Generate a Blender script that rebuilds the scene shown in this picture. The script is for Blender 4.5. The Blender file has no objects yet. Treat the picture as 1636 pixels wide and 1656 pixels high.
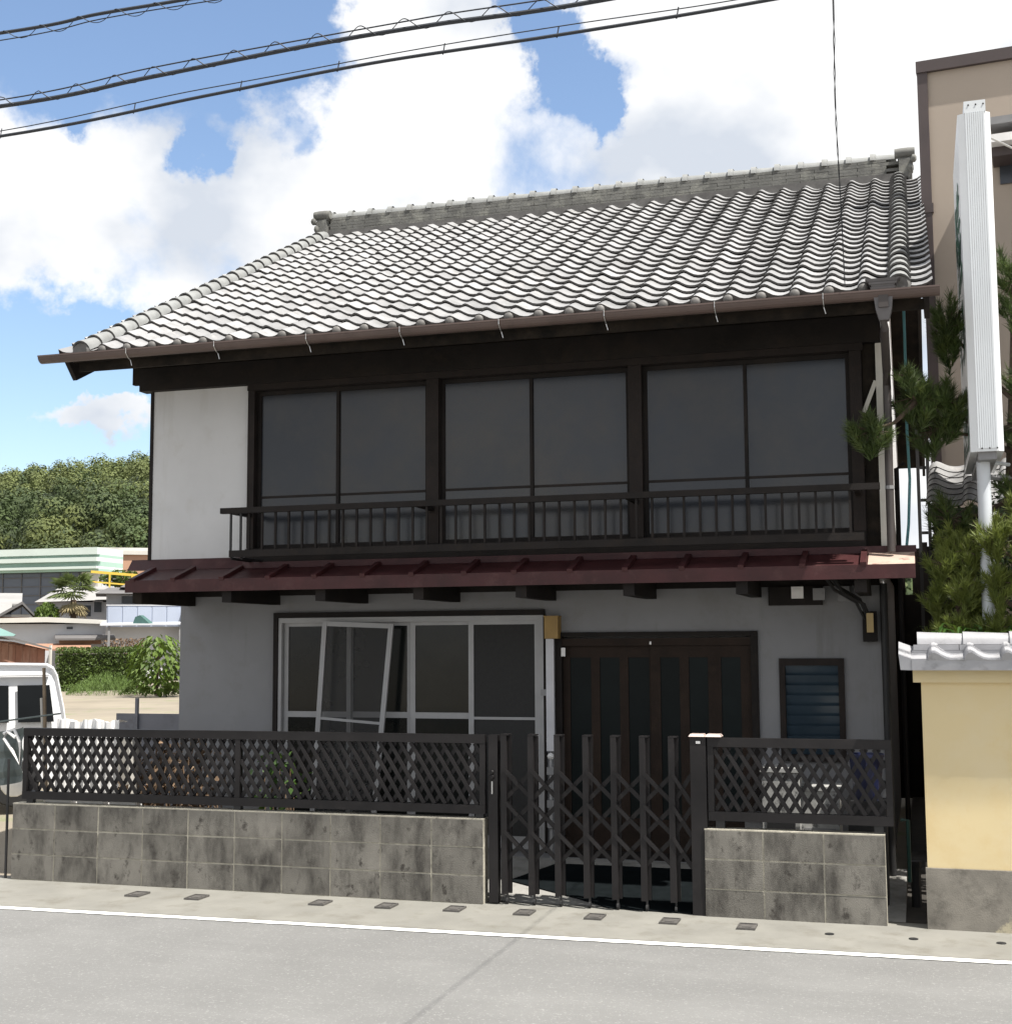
import bpy, math, random
from mathutils import Vector, Matrix
random.seed(7)
S = bpy.context.scene
COL = S.collection
R = math.radians
V = Vector

# ------------------------------------------------------------------ camera
F_PX, CAM, YAW, PITCH, ROLL = 2172.42, V((3.058, -9.3737, 1.863)), -0.2975, 0.0976, -0.0059
fw = V((math.sin(YAW)*math.cos(PITCH), math.cos(YAW)*math.cos(PITCH), math.sin(PITCH)))
rt = V((math.cos(YAW), -math.sin(YAW), 0)); up = rt.cross(fw)
rt, up = math.cos(ROLL)*rt + math.sin(ROLL)*up, -math.sin(ROLL)*rt + math.cos(ROLL)*up
cd = bpy.data.cameras.new('camera'); cam = bpy.data.objects.new('camera', cd); COL.objects.link(cam)
cam.matrix_world = Matrix(((rt.x, up.x, -fw.x, CAM.x), (rt.y, up.y, -fw.y, CAM.y), (rt.z, up.z, -fw.z, CAM.z), (0, 0, 0, 1)))
cd.sensor_fit = 'HORIZONTAL'; cd.sensor_width = 36; cd.lens = F_PX/1636*36
cd.clip_start = 0.1; cd.clip_end = 3000
S.camera = cam

# ------------------------------------------------------------------ light
SUN = V((0.50, -0.19, 1.0)).normalized()          # direction towards the sun
sd = bpy.data.lights.new('sun', 'SUN'); sd.energy = 4.6; sd.angle = R(0.5); sd.color = (1.0, 0.955, 0.88)
so = bpy.data.objects.new('sun', sd); COL.objects.link(so); so.location = (20, -10, 40)
so.rotation_euler = SUN.to_track_quat('Z', 'Y').to_euler()
S.view_settings.view_transform = 'Standard'; S.view_settings.look = 'None'
S.view_settings.gamma = 1; S.view_settings.use_curve_mapping = False
S.view_settings.exposure = 0.95
S.cycles.max_bounces = 8; S.cycles.transparent_max_bounces = 12
S.cycles.use_denoising = True

# ------------------------------------------------------------------ sky
w = bpy.data.worlds.new('World'); S.world = w; w.use_nodes = True
nt = w.node_tree; nt.nodes.clear(); L = nt.links.new
def WN(t, **k):
    n = nt.nodes.new(t)
    for a, b in k.items(): setattr(n, a, b)
    return n
def MA(op, a, b=None, c=None, clamp=False):
    n = WN('ShaderNodeMath', operation=op); n.use_clamp = clamp
    for i, x in enumerate((a, b, c)):
        if x is None: continue
        if isinstance(x, (int, float)): n.inputs[i].default_value = x
        else: L(x, n.inputs[i])
    return n.outputs[0]
sky = WN('ShaderNodeTexSky', sky_type='NISHITA'); sky.sun_disc = False
sky.sun_elevation = math.asin(SUN.z); sky.sun_rotation = math.atan2(SUN.x, SUN.y)
sky.air_density = 1.0; sky.dust_density = 0.9; sky.ozone_density = 1.4
bg1 = WN('ShaderNodeBackground'); bg1.inputs[1].default_value = 0.108
L(sky.outputs[0], bg1.inputs[0])
tc = WN('ShaderNodeTexCoord'); sep = WN('ShaderNodeSeparateXYZ'); L(tc.outputs['Generated'], sep.inputs[0])
az = MA('ARCTAN2', sep.outputs[0], sep.outputs[1]); el = MA('ARCSINE', sep.outputs[2])
nw = WN('ShaderNodeTexNoise'); nw.inputs['Scale'].default_value = 14; nw.inputs['Detail'].default_value = 6; nw.inputs['Roughness'].default_value = .62
L(tc.outputs['Generated'], nw.inputs['Vector']); sw_ = WN('ShaderNodeSeparateColor'); L(nw.outputs['Color'], sw_.inputs[0])
az = MA('MULTIPLY_ADD', MA('SUBTRACT', sw_.outputs[0], .5), R(7.5), az); el = MA('MULTIPLY_ADD', MA('SUBTRACT', sw_.outputs[1], .5), R(6), el)   # ragged cloud edges
mp = WN('ShaderNodeMapping'); mp.inputs['Scale'].default_value = (1, 1, 1.35); L(tc.outputs['Generated'], mp.inputs[0])
n1 = WN('ShaderNodeTexNoise'); n1.inputs['Scale'].default_value = 5.2; n1.inputs['Detail'].default_value = 9; n1.inputs['Roughness'].default_value = 0.56
n1.inputs['Distortion'].default_value = 0.25
L(mp.outputs[0], n1.inputs['Vector'])
dens = MA('MULTIPLY_ADD', n1.outputs[0], 1.7, -0.45)
# wide openings (negative) and banks (positive): azimuth, elevation, half widths in degrees, strength
for a0, e0, ra, re, s in ((-36.5, 27, 8.5, 4.6, -1.25), (-28.5, 27.3, 4.0, 3.6, -1.2), (-27, 23.4, 2.2, 1.2, -.35), (-29.7, 20.3, 1.1, 1.1, -.75), (-25.3, 21.0, 1.2, .8, -.3), (-35.7, 20.9, .9, .6, -.4),
                          (-16.2, 26.0, 1.6, 1.6, -.8), (-14.6, 24.6, 1.35, 1.3, -.85), (-13.2, 23.2, 1.2, 1.1, -.8), (-12.4, 22.0, .9, .9, -.7), (-12.9, 20.9, .5, .6, -.4),
                          (-38.5, 11.2, 6.5, 2.6, -1.3), (-33.5, 11.6, 3.6, 1.7, -.9), (-38, 7.6, 8, 1.2, -.8), (-34.2, 9.5, 2.6, .75, .8), (-20.5, 25.5, 3.0, 4, .5), (-38, 18.5, 6, 2.2, .3), (-2, 24, 8, 5, .3)):
    dx = MA('MULTIPLY', MA('SUBTRACT', az, R(a0)), 1/R(ra)); dy = MA('MULTIPLY', MA('SUBTRACT', el, R(e0)), 1/R(re))
    q = MA('ADD', MA('MULTIPLY', dx, dx), MA('MULTIPLY', dy, dy))
    dens = MA('MULTIPLY_ADD', MA('EXPONENT', MA('MULTIPLY', q, -1.0)), s, dens)
mask = WN('ShaderNodeMapRange', interpolation_type='SMOOTHSTEP'); mask.inputs[1].default_value = 0.02; mask.inputs[2].default_value = 0.36
L(dens, mask.inputs[0])
n2 = WN('ShaderNodeTexNoise'); n2.inputs['Scale'].default_value = 7; n2.inputs['Detail'].default_value = 5
L(mp.outputs[0], n2.inputs['Vector'])
rc = WN('ShaderNodeValToRGB'); rc.color_ramp.elements[0].position = .38; rc.color_ramp.elements[0].color = (.64, .69, .77, 1)
rc.color_ramp.elements[1].position = .56; rc.color_ramp.elements[1].color = (1, 1, 1, 1)
L(n2.outputs[0], rc.inputs[0])
bg2 = WN('ShaderNodeBackground'); bg2.inputs[1].default_value = 0.57; L(rc.outputs[0], bg2.inputs[0])
mx = WN('ShaderNodeMixShader'); L(mask.outputs[0], mx.inputs[0]); L(bg1.outputs[0], mx.inputs[1]); L(bg2.outputs[0], mx.inputs[2])
wo = WN('ShaderNodeOutputWorld'); L(mx.outputs[0], wo.inputs[0])

# ------------------------------------------------------------------ materials
MATS = {}
def mat(name, col, rough=.7, var=.18, scale=6., col2=None, thr=(.45, .62), bump=0., bscale=60., metal=0., spec=.5, stretch=None, leaf=0., col3=None, s3=1.2, t3=(.55, .7), st2=None, rnd=0., st3=None):
    """base colour with large soft variation; col2/col3 are stains (dirt, moss, wear) of their own shape, in FROST painted reflections"""
    if name in MATS: return MATS[name]
    m = bpy.data.materials.new(name); m.use_nodes = True; t = m.node_tree; b = t.nodes['Principled BSDF']; K = t.links.new
    geo = t.nodes.new('ShaderNodeNewGeometry'); vec = geo.outputs['Position']
    if stretch:
        mp = t.nodes.new('ShaderNodeMapping'); mp.inputs['Scale'].default_value = stretch; K(vec, mp.inputs[0]); vec = mp.outputs[0]
    def noise(sc, det=6, ro=.6, st=None):
        n = t.nodes.new('ShaderNodeTexNoise'); n.inputs['Scale'].default_value = sc; n.inputs['Detail'].default_value = det; n.inputs['Roughness'].default_value = ro
        if st:
            mq = t.nodes.new('ShaderNodeMapping'); mq.inputs['Scale'].default_value = st; K(geo.outputs['Position'], mq.inputs[0]); K(mq.outputs[0], n.inputs['Vector'])
        else: K(vec, n.inputs['Vector'])
        return n.outputs[0]
    n = noise(scale)
    r = t.nodes.new('ShaderNodeValToRGB'); e = r.color_ramp.elements
    e[0].position = .3; e[1].position = .7
    e[0].color = tuple(c*(1-var) for c in col)+(1,); e[1].color = tuple(min(1, c*(1+var)) for c in col)+(1,)
    K(n, r.inputs[0]); out = r.outputs[0]
    for c2, sc, th in ((col2, scale*1.7, thr), (col3, s3, t3)):
        if c2 is None: continue
        mr = t.nodes.new('ShaderNodeMapRange'); mr.inputs[1].default_value, mr.inputs[2].default_value = th
        K(noise(sc, 8, .68, st2 if c2 is col2 else st3), mr.inputs[0])
        mi = t.nodes.new('ShaderNodeMix'); mi.data_type = 'RGBA'; K(mr.outputs[0], mi.inputs[0]); K(out, mi.inputs[6]); mi.inputs[7].default_value = tuple(c2)+(1,)
        out = mi.outputs[2]
    if rnd:
        oi = t.nodes.new('ShaderNodeObjectInfo'); mr = t.nodes.new('ShaderNodeMapRange'); mr.inputs[3].default_value, mr.inputs[4].default_value = 1-rnd, 1+rnd
        K(oi.outputs['Random'], mr.inputs[0]); vm = t.nodes.new('ShaderNodeVectorMath'); vm.operation = 'SCALE'; K(out, vm.inputs[0]); K(mr.outputs[0], vm.inputs['Scale']); out = vm.outputs[0]
    K(out, b.inputs['Base Color'])
    b.inputs['Roughness'].default_value = rough; b.inputs['Metallic'].default_value = metal; b.inputs['Specular IOR Level'].default_value = spec
    if bump:
        bp = t.nodes.new('ShaderNodeBump'); bp.inputs['Strength'].default_value = bump; bp.inputs['Distance'].default_value = .01
        K(noise(bscale, 4), bp.inputs['Height']); K(bp.outputs[0], b.inputs['Normal'])
    if leaf:
        tr = t.nodes.new('ShaderNodeBsdfTranslucent'); K(out, tr.inputs[0]); ms = t.nodes.new('ShaderNodeMixShader'); ms.inputs[0].default_value = leaf
        K(b.outputs[0], ms.inputs[1]); K(tr.outputs[0], ms.inputs[2]); K(ms.outputs[0], t.nodes['Material Output'].inputs[0])
    MATS[name] = m; return m

ASPHALT = mat('asphalt', (.175, .175, .172), .9, .12, 1.1, (.15, .15, .148), (.42, .8), .5, 190, col3=(.27, .27, .262), s3=60, t3=(.56, .66), st2=(.12, 1.1, 1))
PAVE = mat('pavement_concrete', (.20, .195, .175), .9, .14, 2.2, (.15, .142, .12), (.52, .7), .25, 160)
LINE = mat('road_paint', (.78, .78, .75), .6, .06, 20, (.35, .35, .34), (.66, .72), .1, 120)
t_ = LINE.node_tree; n_ = t_.nodes.new('ShaderNodeTexNoise'); n_.inputs['Scale'].default_value = 38; n_.inputs['Detail'].default_value = 6; n_.inputs['Roughness'].default_value = .75
g_ = t_.nodes.new('ShaderNodeNewGeometry'); t_.links.new(g_.outputs['Position'], n_.inputs['Vector'])
r_ = t_.nodes.new('ShaderNodeMapRange'); r_.inputs[1].default_value, r_.inputs[2].default_value = .60, .68; t_.links.new(n_.outputs[0], r_.inputs[0])
x_ = t_.nodes.new('ShaderNodeMixShader'); y_ = t_.nodes.new('ShaderNodeBsdfTransparent'); t_.links.new(r_.outputs[0], x_.inputs[0]); t_.links.new(t_.nodes['Principled BSDF'].outputs[0], x_.inputs[1]); t_.links.new(y_.outputs[0], x_.inputs[2]); t_.links.new(x_.outputs[0], t_.nodes['Material Output'].inputs[0])
DIRT = mat('dirt', (.225, .195, .15), .95, .2, .35, (.12, .16, .055), (.56, .72), .2, 30)
YARD = mat('yard_concrete', (.27, .265, .25), .9, .15, 3, (.17, .165, .15), (.5, .7), .2, 120)
BLOCK = mat('concrete_block', (.158, .149, .132), .95, .22, 3.2, (.030, .027, .024), (.45, .70), .4, 170, col3=(.045, .040, .035), s3=9, t3=(.57, .66), st2=(1, 1, .42), st3=(1, 1, .8), rnd=.13)
MORTAR = mat('mortar', (.40, .375, .31), .95, .25, 14, (.10, .09, .08), (.55, .75), .2, 150)
GREYPL = mat('grey_cement_plaster', (.225, .227, .236), .92, .07, 1.8, (.19, .185, .18), (.52, .8), .15, 150, col3=(.15, .146, .14), s3=4, t3=(.56, .8), st3=(1, 1, .1))
PLASTER = mat('grey_white_plaster', (.55, .55, .555), .9, .05, 2.2, (.48, .47, .455), (.55, .8), .1, 160, col3=(.43, .42, .40), s3=4, t3=(.56, .8), st3=(1, 1, .1))
WOOD = mat('dark_wood', (.0125, .0102, .0095), .7, .35, 3, (.020, .015, .012), (.5, .7), .2, 90, spec=.22)
WOODBR = mat('brown_wood', (.0165, .0125, .0112), .65, .3, 4, (.024, .017, .014), (.5, .7), .15, 90, spec=.22)
SOFFIT = mat('weathered_soffit', (.024, .019, .015), .9, .4, 3, (.010, .009, .008), (.42, .62), .2, 60, spec=.15)
DARKMETAL = mat('dark_bronze_metal', (.0165, .0150, .0155), .5, .15, 8, (.030, .026, .025), (.58, .8), .0, spec=.24)
ALU = mat('grey_aluminium', (.33, .33, .335), .5, .08, 5, metal=.1)
GLASS = mat('dark_window_glass', (.008, .0098, .0098), .14, .4, 1.2, (.014, .015, .0135), (.45, .65), spec=.3, rnd=.2)
FROST = mat('frosted_glass', (.019, .022, .028), .15, .2, .9, (.033, .031, .029), (.44, .66), .04, 3.5, spec=.5, rnd=.15)  # cool and warm smears painted in to stand for reflections
DOORGL = mat('green_black_glass', (.0055, .0092, .0098), .45, .25, 3, spec=.14, rnd=.2)
DOORW = mat('brown_door_wood', (.022, .0135, .0095), .65, .3, 4, (.03, .019, .013), (.5, .7), .15, 90, spec=.2)
LOUVER = mat('blue_grey_glass', (.035, .055, .075), .22, .15, 4)
TILESHD = mat('shaded_tile_tone', (.09, .087, .085), .8, .3, 9)  # dark colour paints the shade on tile lips and below the ridge
TILE = mat('silver_grey_roof_tile', (.262, .263, .268), .5, .18, 3.3, (.185, .184, .18), (.52, .72), .15, 70, col3=(.325, .315, .31), s3=7, t3=(.55, .65), rnd=.19)
TILEDK = mat('weathered_dark_tile', (.115, .115, .108), .75, .3, 4, (.20, .20, .18), (.5, .66), .3, 60)
TILECAP = mat('grey_cap_tile', (.215, .222, .22), .6, .2, 6, (.18, .18, .17), (.52, .7), .15, 60)
EAVECAP = mat('dull_eave_cap', (.135, .13, .125), .65, .25, 7, bump=.15)
COPING = mat('glazed_grey_coping', (.33, .33, .345), .45, .12, 6, (.22, .22, .225), (.55, .7), .1, 50)
GUTTER = mat('brown_gutter', (.095, .066, .058), .5, .12, 3, (.07, .049, .043), (.55, .7))
REDMET = mat('faded_red_sheet', (.043, .0115, .0125), .5, .3, 4, (.070, .028, .027), (.52, .7), .1, 50, spec=.35)
CREAM = mat('cream_trim', (.55, .53, .48), .7, .1, 5)
YELLOW = mat('ochre_plaster', (.62, .51, .30), .9, .04, 1.0, (.64, .55, .37), (.45, .75), .06, 200, col3=(.57, .415, .19), s3=.8, t3=(.5, .72))
BASEC = mat('stained_base_concrete', (.20, .185, .16), .95, .3, 3.5, (.085, .078, .068), (.5, .72), .2, 120, col3=(.40, .36, .26), s3=1.6, t3=(.56, .6))
BEIGE = mat('beige_stucco', (.36, .305, .255), .9, .04, 2, bump=.06, bscale=200)
BROWNM = mat('brown_trim_metal', (.062, .046, .045), .5, .12, 3)
WHITEP = mat('white_paint', (.72, .74, .76), .35, .04, 3)
SIGNP = mat('sign_white_sheet', (.62, .65, .68), .4, .05, 2, (.5, .53, .57), (.6, .8))
SIGNPR = mat('sign_green_print', (.02, .10, .06), .5, .2, 9)
POLEW = mat('white_pole', (.58, .61, .65), .4, .06, 3, (.42, .44, .47), (.6, .75))
STEEL = mat('bright_steel', (.6, .6, .6), .3, .08, 9, metal=.8)
WHITEST = mat('white_plastic', (.78, .77, .76), .6, .08, 5, (.6, .56, .5), (.62, .75))
TAN = mat('tan_box', (.30, .19, .06), .6, .12, 9)
AMBER = mat('amber_plastic', (.42, .30, .12), .4, .1, 9)
BLACK = mat('black_rubber', (.014, .014, .015), .6, .15, 5)
CABLE = mat('cable_sheath', (.018, .022, .030), .6, .1, 5)
TURQ = mat('turquoise_hose', (.24, .58, .64), .4, .08, 6)
PIPEBR = mat('dark_brown_pipe', (.050, .042, .040), .5, .15, 4)
GREY = mat('grey_plastic', (.22, .22, .225), .55, .12, 5)
RUBBER = mat('slot_metal', (.085, .08, .075), .7, .25, 30)
BARK = mat('pine_bark', (.075, .052, .038), .95, .35, 14, bump=.5, bscale=30)
NEEDLE = mat('pine_needles', (.058, .09, .022), .55, .45, 7, (.115, .145, .032), (.5, .7), leaf=.2)
NEEDLEY = mat('young_pine_needles', (.165, .20, .042), .55, .4, 7, (.08, .115, .025), (.5, .7), leaf=.3)
BROADL = mat('broad_leaves', (.06, .13, .025), .45, .4, 5, (.11, .16, .02), (.5, .7), leaf=.3)
HEDGEL = mat('hedge_leaves', (.072, .115, .018), .6, .45, 1.6, (.035, .055, .012), (.48, .68), leaf=.25)
BIGL = mat('big_pale_leaves', (.11, .17, .025), .6, .4, 1.3, (.05, .09, .018), (.5, .65), leaf=.3)
WEED = mat('weeds', (.10, .16, .035), .7, .35, .8, (.06, .10, .02), (.5, .7), leaf=.25)
DEAD = mat('dead_stems', (.16, .105, .065), .9, .45, 12, (.30, .24, .17), (.56, .7))
WOODL = mat('far_forest_leaves', (.055, .082, .026), .8, .5, .16, (.026, .043, .017), (.47, .63), leaf=.15, col3=(.105, .125, .035), s3=.045, t3=(.5, .62))
HILLG = mat('hill_ground', (.022, .033, .012), .95, .3, .1)
MINT = mat('pale_mint_cladding', (.60, .68, .64), .5, .05, .5)
MINTD = mat('mint_green_band', (.33, .48, .42), .5, .06, .5)
HALLGL = mat('grey_blue_glazing', (.085, .10, .13), .35, .12, .4)
BRICK = mat('red_brown_brick', (.30, .165, .11), .9, .1, .6)
FARWALL = mat('far_white_wall', (.50, .51, .54), .85, .05, .5)
FARROOF = mat('far_grey_roof', (.27, .265, .26), .8, .12, .6)
DKROOF = mat('far_dark_roof', (.12, .115, .115), .8, .15, .6)
FARGL = mat('far_window_glass', (.035, .04, .05), .25, .15, 1)
RUSTY = mat('rusty_sheet', (.23, .105, .07), .85, .2, 1.2, (.33, .20, .15), (.5, .7), stretch=(1, 1, .2))
TEALR = mat('teal_roof_sheet', (.28, .48, .46), .6, .1, 1)
YELM = mat('yellow_steel', (.62, .42, .06), .5, .08, 1)
NETG = mat('green_net', (.15, .175, .17), .9, .25, 8)
BAMBOO = mat('bamboo_pole', (.20, .15, .10), .7, .3, 9)
BLUEGREY = mat('blue_grey_sheet', (.16, .165, .19), .7, .12, 3, (.11, .11, .125), (.55, .7))
PALE = mat('pale_concrete', (.5, .485, .45), .9, .08, .8)
VANW = mat('van_white', (.78, .79, .81), .3, .03, 2)
VANG = mat('van_glass', (.006, .007, .008), .1, .2, 2, spec=.12)

# ------------------------------------------------------------------ mesh helpers
WLOC = {}
class MB:
    def __init__(s): s.v = []; s.f = []; s.e = []     # e: faces that carry the dark tone painting shade on tile lips
    def quad(s, *p):
        n = len(s.v); s.v += [tuple(q) for q in p]; s.f.append(tuple(range(n, n+len(p)))); return s
    def hexa(s, c):   # 8 corners: bottom ring (4), top ring (4)
        n = len(s.v); s.v += [tuple(q) for q in c]
        for f in ((3, 2, 1, 0), (4, 5, 6, 7), (0, 1, 5, 4), (1, 2, 6, 5), (2, 3, 7, 6), (3, 0, 4, 7)): s.f.append(tuple(n+i for i in f))
        return s
    def box(s, x0, x1, y0, y1, z0, z1):
        return s.hexa([(x0, y0, z0), (x1, y0, z0), (x1, y1, z0), (x0, y1, z0), (x0, y0, z1), (x1, y0, z1), (x1, y1, z1), (x0, y1, z1)])
    def bar(s, a, b, wd, ht, side=(0, 1, 0)):   # box from a to b; wd across, ht along side
        a, b = V(a), V(b); d = (b-a).normalized(); h = (V(side)-d*V(side).dot(d)).normalized(); c = d.cross(h)
        c, h = c*wd/2, h*ht/2
        return s.hexa([a-c-h, a+c-h, a+c+h, a-c+h, b-c-h, b+c-h, b+c+h, b-c+h])
    def tube(s, pts, r, n=8, cap=True):
        pts = [V(p) for p in pts]; rs = r if isinstance(r, (list, tuple)) else [r]*len(pts); base = len(s.v)
        for i, p in enumerate(pts):
            d = (pts[min(i+1, len(pts)-1)]-pts[max(i-1, 0)]).normalized()
            u = d.cross(V((0, 0, 1)) if abs(d.z) < .9 else V((1, 0, 0))).normalized(); q = d.cross(u)
            for k in range(n):
                a = 2*math.pi*k/n; s.v.append(tuple(p+rs[i]*(math.cos(a)*u+math.sin(a)*q)))
        for i in range(len(pts)-1):
            for k in range(n): s.f.append((base+i*n+k, base+i*n+(k+1) % n, base+(i+1)*n+(k+1) % n, base+(i+1)*n+k))
        if cap:
            s.f.append(tuple(base+k for k in range(n))[::-1]); s.f.append(tuple(base+(len(pts)-1)*n+k for k in range(n)))
        return s
    def prism(s, poly, y0, y1):   # polygon in XZ extruded along Y
        n = len(poly); b = len(s.v)
        s.v += [(x, y0, z) for x, z in poly]+[(x, y1, z) for x, z in poly]
        s.f.append(tuple(range(b, b+n))); s.f.append(tuple(range(b+2*n-1, b+n-1, -1)))
        for i in range(n): s.f.append((b+i, b+n+i, b+n+(i+1) % n, b+(i+1) % n))
        return s
    def prismx(s, poly, x0, x1):  # polygon in YZ extruded along X
        n = len(poly); b = len(s.v)
        s.v += [(x0, y, z) for y, z in poly]+[(x1, y, z) for y, z in poly]
        s.f.append(tuple(range(b, b+n))); s.f.append(tuple(range(b+2*n-1, b+n-1, -1)))
        for i in range(n): s.f.append((b+i, b+n+i, b+n+(i+1) % n, b+(i+1) % n))
        return s
    def lathe(s, prof, o, axis=(0, 0, 1), n=12):   # prof [(r, h)] about axis through o
        o, d = V(o), V(axis).normalized(); u = d.cross(V((0, 0, 1)) if abs(d.z) < .9 else V((1, 0, 0))).normalized(); q = d.cross(u); b = len(s.v)
        for r, h in prof:
            for k in range(n):
                a = 2*math.pi*k/n; s.v.append(tuple(o+d*h+r*(math.cos(a)*u+math.sin(a)*q)))
        for i in range(len(prof)-1):
            for k in range(n): s.f.append((b+i*n+k, b+i*n+(k+1) % n, b+(i+1)*n+(k+1) % n, b+(i+1)*n+k))
        s.f.append(tuple(b+k for k in range(n))[::-1]); s.f.append(tuple(b+(len(prof)-1)*n+k for k in range(n)))
        return s
    def holes(s, x0, x1, z0, z1, y, holes, depth):   # wall face at y with openings whose reveals run back by depth
        xs = sorted({x0, x1, *[h[0] for h in holes], *[h[1] for h in holes]}); zs = sorted({z0, z1, *[h[2] for h in holes], *[h[3] for h in holes]})
        for i in range(len(xs)-1):
            for j in range(len(zs)-1):
                cx, cz = (xs[i]+xs[i+1])/2, (zs[j]+zs[j+1])/2
                if any(h[0] < cx < h[1] and h[2] < cz < h[3] for h in holes): continue
                s.quad((xs[i], y, zs[j]), (xs[i+1], y, zs[j]), (xs[i+1], y, zs[j+1]), (xs[i], y, zs[j+1]))
        for a, b, c, d in holes:
            e = y+depth
            s.quad((a, y, c), (a, y, d), (a, e, d), (a, e, c)); s.quad((b, y, c), (b, e, c), (b, e, d), (b, y, d))
            s.quad((a, y, d), (b, y, d), (b, e, d), (a, e, d)); s.quad((a, y, c), (a, e, c), (b, e, c), (b, y, c))
            s.quad((a, e, c), (a, e, d), (b, e, d), (b, e, c))
        return s
    def mesh(s, name, off=V((0, 0, 0)), m=None, smooth=False):
        me = bpy.data.meshes.new(name); me.from_pydata([(x-off.x, y-off.y, z-off.z) for x, y, z in s.v], [], s.f)
        if m: me.materials.append(m)
        if s.e:
            me.materials.append(TILESHD)
            for i in s.e: me.polygons[i].material_index = 1
        if smooth:
            me.polygons.foreach_set('use_smooth', [True]*len(me.polygons))
            me.set_sharp_from_angle(angle=R(38))
        me.update(); return me

def link(o, parent=None, wl=V((0, 0, 0))):
    COL.objects.link(o)
    if parent: o.parent = parent
    WLOC[o.name] = V(wl); return o
def tag(o, label=None, cat=None, group=None, kind=None):
    for k, v in (('label', label), ('category', cat), ('group', group), ('kind', kind)):
        if v: o[k] = v
    return o
def thing(name, label, cat, loc, group=None):
    o = bpy.data.objects.new(name, None); o.empty_display_size = .2; link(o, None, loc); o.location = loc
    return tag(o, label, cat, group)
def part(mb, name, m, parent, smooth=False, label=None, kind=None):
    wl = WLOC[parent.name]; o = bpy.data.objects.new(name, mb.mesh(name, wl, m, smooth)); link(o, parent, wl)
    return tag(o, label, kind=kind)
def solo(mb, name, m, loc, label=None, cat=None, group=None, kind=None, smooth=False):
    o = bpy.data.objects.new(name, mb.mesh(name, V(loc), m, smooth)); link(o, None, loc); o.location = loc
    return tag(o, label, cat, group, kind)
def put(me, name, parent, wpos, rot=None):     # a piece that shares mesh data; wpos is where its mesh origin stands
    o = bpy.data.objects.new(name, me); link(o, parent, wpos); o.location = V(wpos)-WLOC[parent.name]
    if rot: o.rotation_euler = rot
    return o
U = random.uniform
def leaves(mb, pts, size, tri=False, asp=.5, up=0.):   # a leaf-sized face at each point
    for p in pts:
        d = V((U(-1, 1), U(-1, 1), U(-1, 1)+up)).normalized(); e = d.cross(V((U(-1, 1), U(-1, 1), U(-1, 1)))).normalized(); sz = size*U(.6, 1.3)
        p = V(p); a = d*sz/2; b = e*sz/2*asp
        if tri: mb.quad(p-a, p+b, p+a)
        else: mb.quad(p-a, p+b, p+a, p-b)
def ball(n, c, r, shell=.55):
    o = []
    while len(o) < n:
        q = V((U(-1, 1), U(-1, 1), U(-1, 1)))
        if shell < q.length < 1: o.append(V(c)+V((q.x*r[0], q.y*r[1], q.z*r[2])))
    return o
def tuft(mb, p, d, n=26, ln=.09, wd=.0032, spread=.75):
    p, d = V(p), V(d).normalized()
    for _ in range(n):
        q = (d+V((U(-1, 1), U(-1, 1), U(-1, 1)))*spread).normalized(); l = ln*U(.7, 1.15); s = q.cross(V((U(-1, 1), U(-1, 1), U(-1, 1)))).normalized()*wd
        b = p-d*U(0, ln*.6); mb.quad(b-s, b+s, b+q*l)

# ================================================================== SETTING
def rl(x, off): return -.905+.024*x+off       # the road runs very slightly askew to the house
def sheet(name, m, xs, ys, z, n=1):
    mb = MB()
    for i in range(len(xs)-1):
        a, b = xs[i], xs[i+1]
        mb.quad((a, ys[0](a), z), (b, ys[0](b), z), (b, ys[1](b), z), (a, ys[1](a), z))
    return solo(mb, name, m, (0, 0, 0), kind='structure')
xs = [-60, -4, 0, 4, 40]
solo(MB().quad((-700, -300, -.09), (500, -300, -.09), (500, 700, -.09), (-700, 700, -.09)), 'ground', DIRT, (0, 0, 0), kind='structure')
sheet('road', ASPHALT, xs, (lambda x: rl(x, -9.5), lambda x: rl(x, .04)), -.008)
sheet('pavement', PAVE, xs, (lambda x: rl(x, .03), lambda x: .14), 0.0)
lx = [-60, -20, -8]+[-6+.05*i for i in range(241)]+[8, 40]; rg = random.Random(3); je = {x: (rg.uniform(-.006, .006), rg.uniform(-.006, .006)) for x in lx}
sheet('painted_road_line', LINE, lx, (lambda x: rl(x, -.056)+je[x][0], lambda x: rl(x, .056)+je[x][1]), -.003)
sheet('far_pavement', PAVE, xs, (lambda x: rl(x, -12.5), lambda x: rl(x, -9.4)), .004)
m_ = MB(); m_.quad((-3.2, .135, .004), (2.9, .135, .004), (2.9, 1.4, .15), (-3.2, 1.4, .15)); solo(m_, 'yard_floor', YARD, (0, 0, 0), kind='structure')
m_ = MB(); m_.quad((2.9, .141, .004), (3.3, .141, .004), (3.3, 12, .02), (2.9, 12, .02)); solo(m_, 'passage_floor', mat('shade_dark_soil', (.035, .031, .026), .95, .3, 8, bump=.4, bscale=60), (0, 0, 0), kind='structure')  # soil coloured dark to paint the deep shade of the passage

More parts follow.
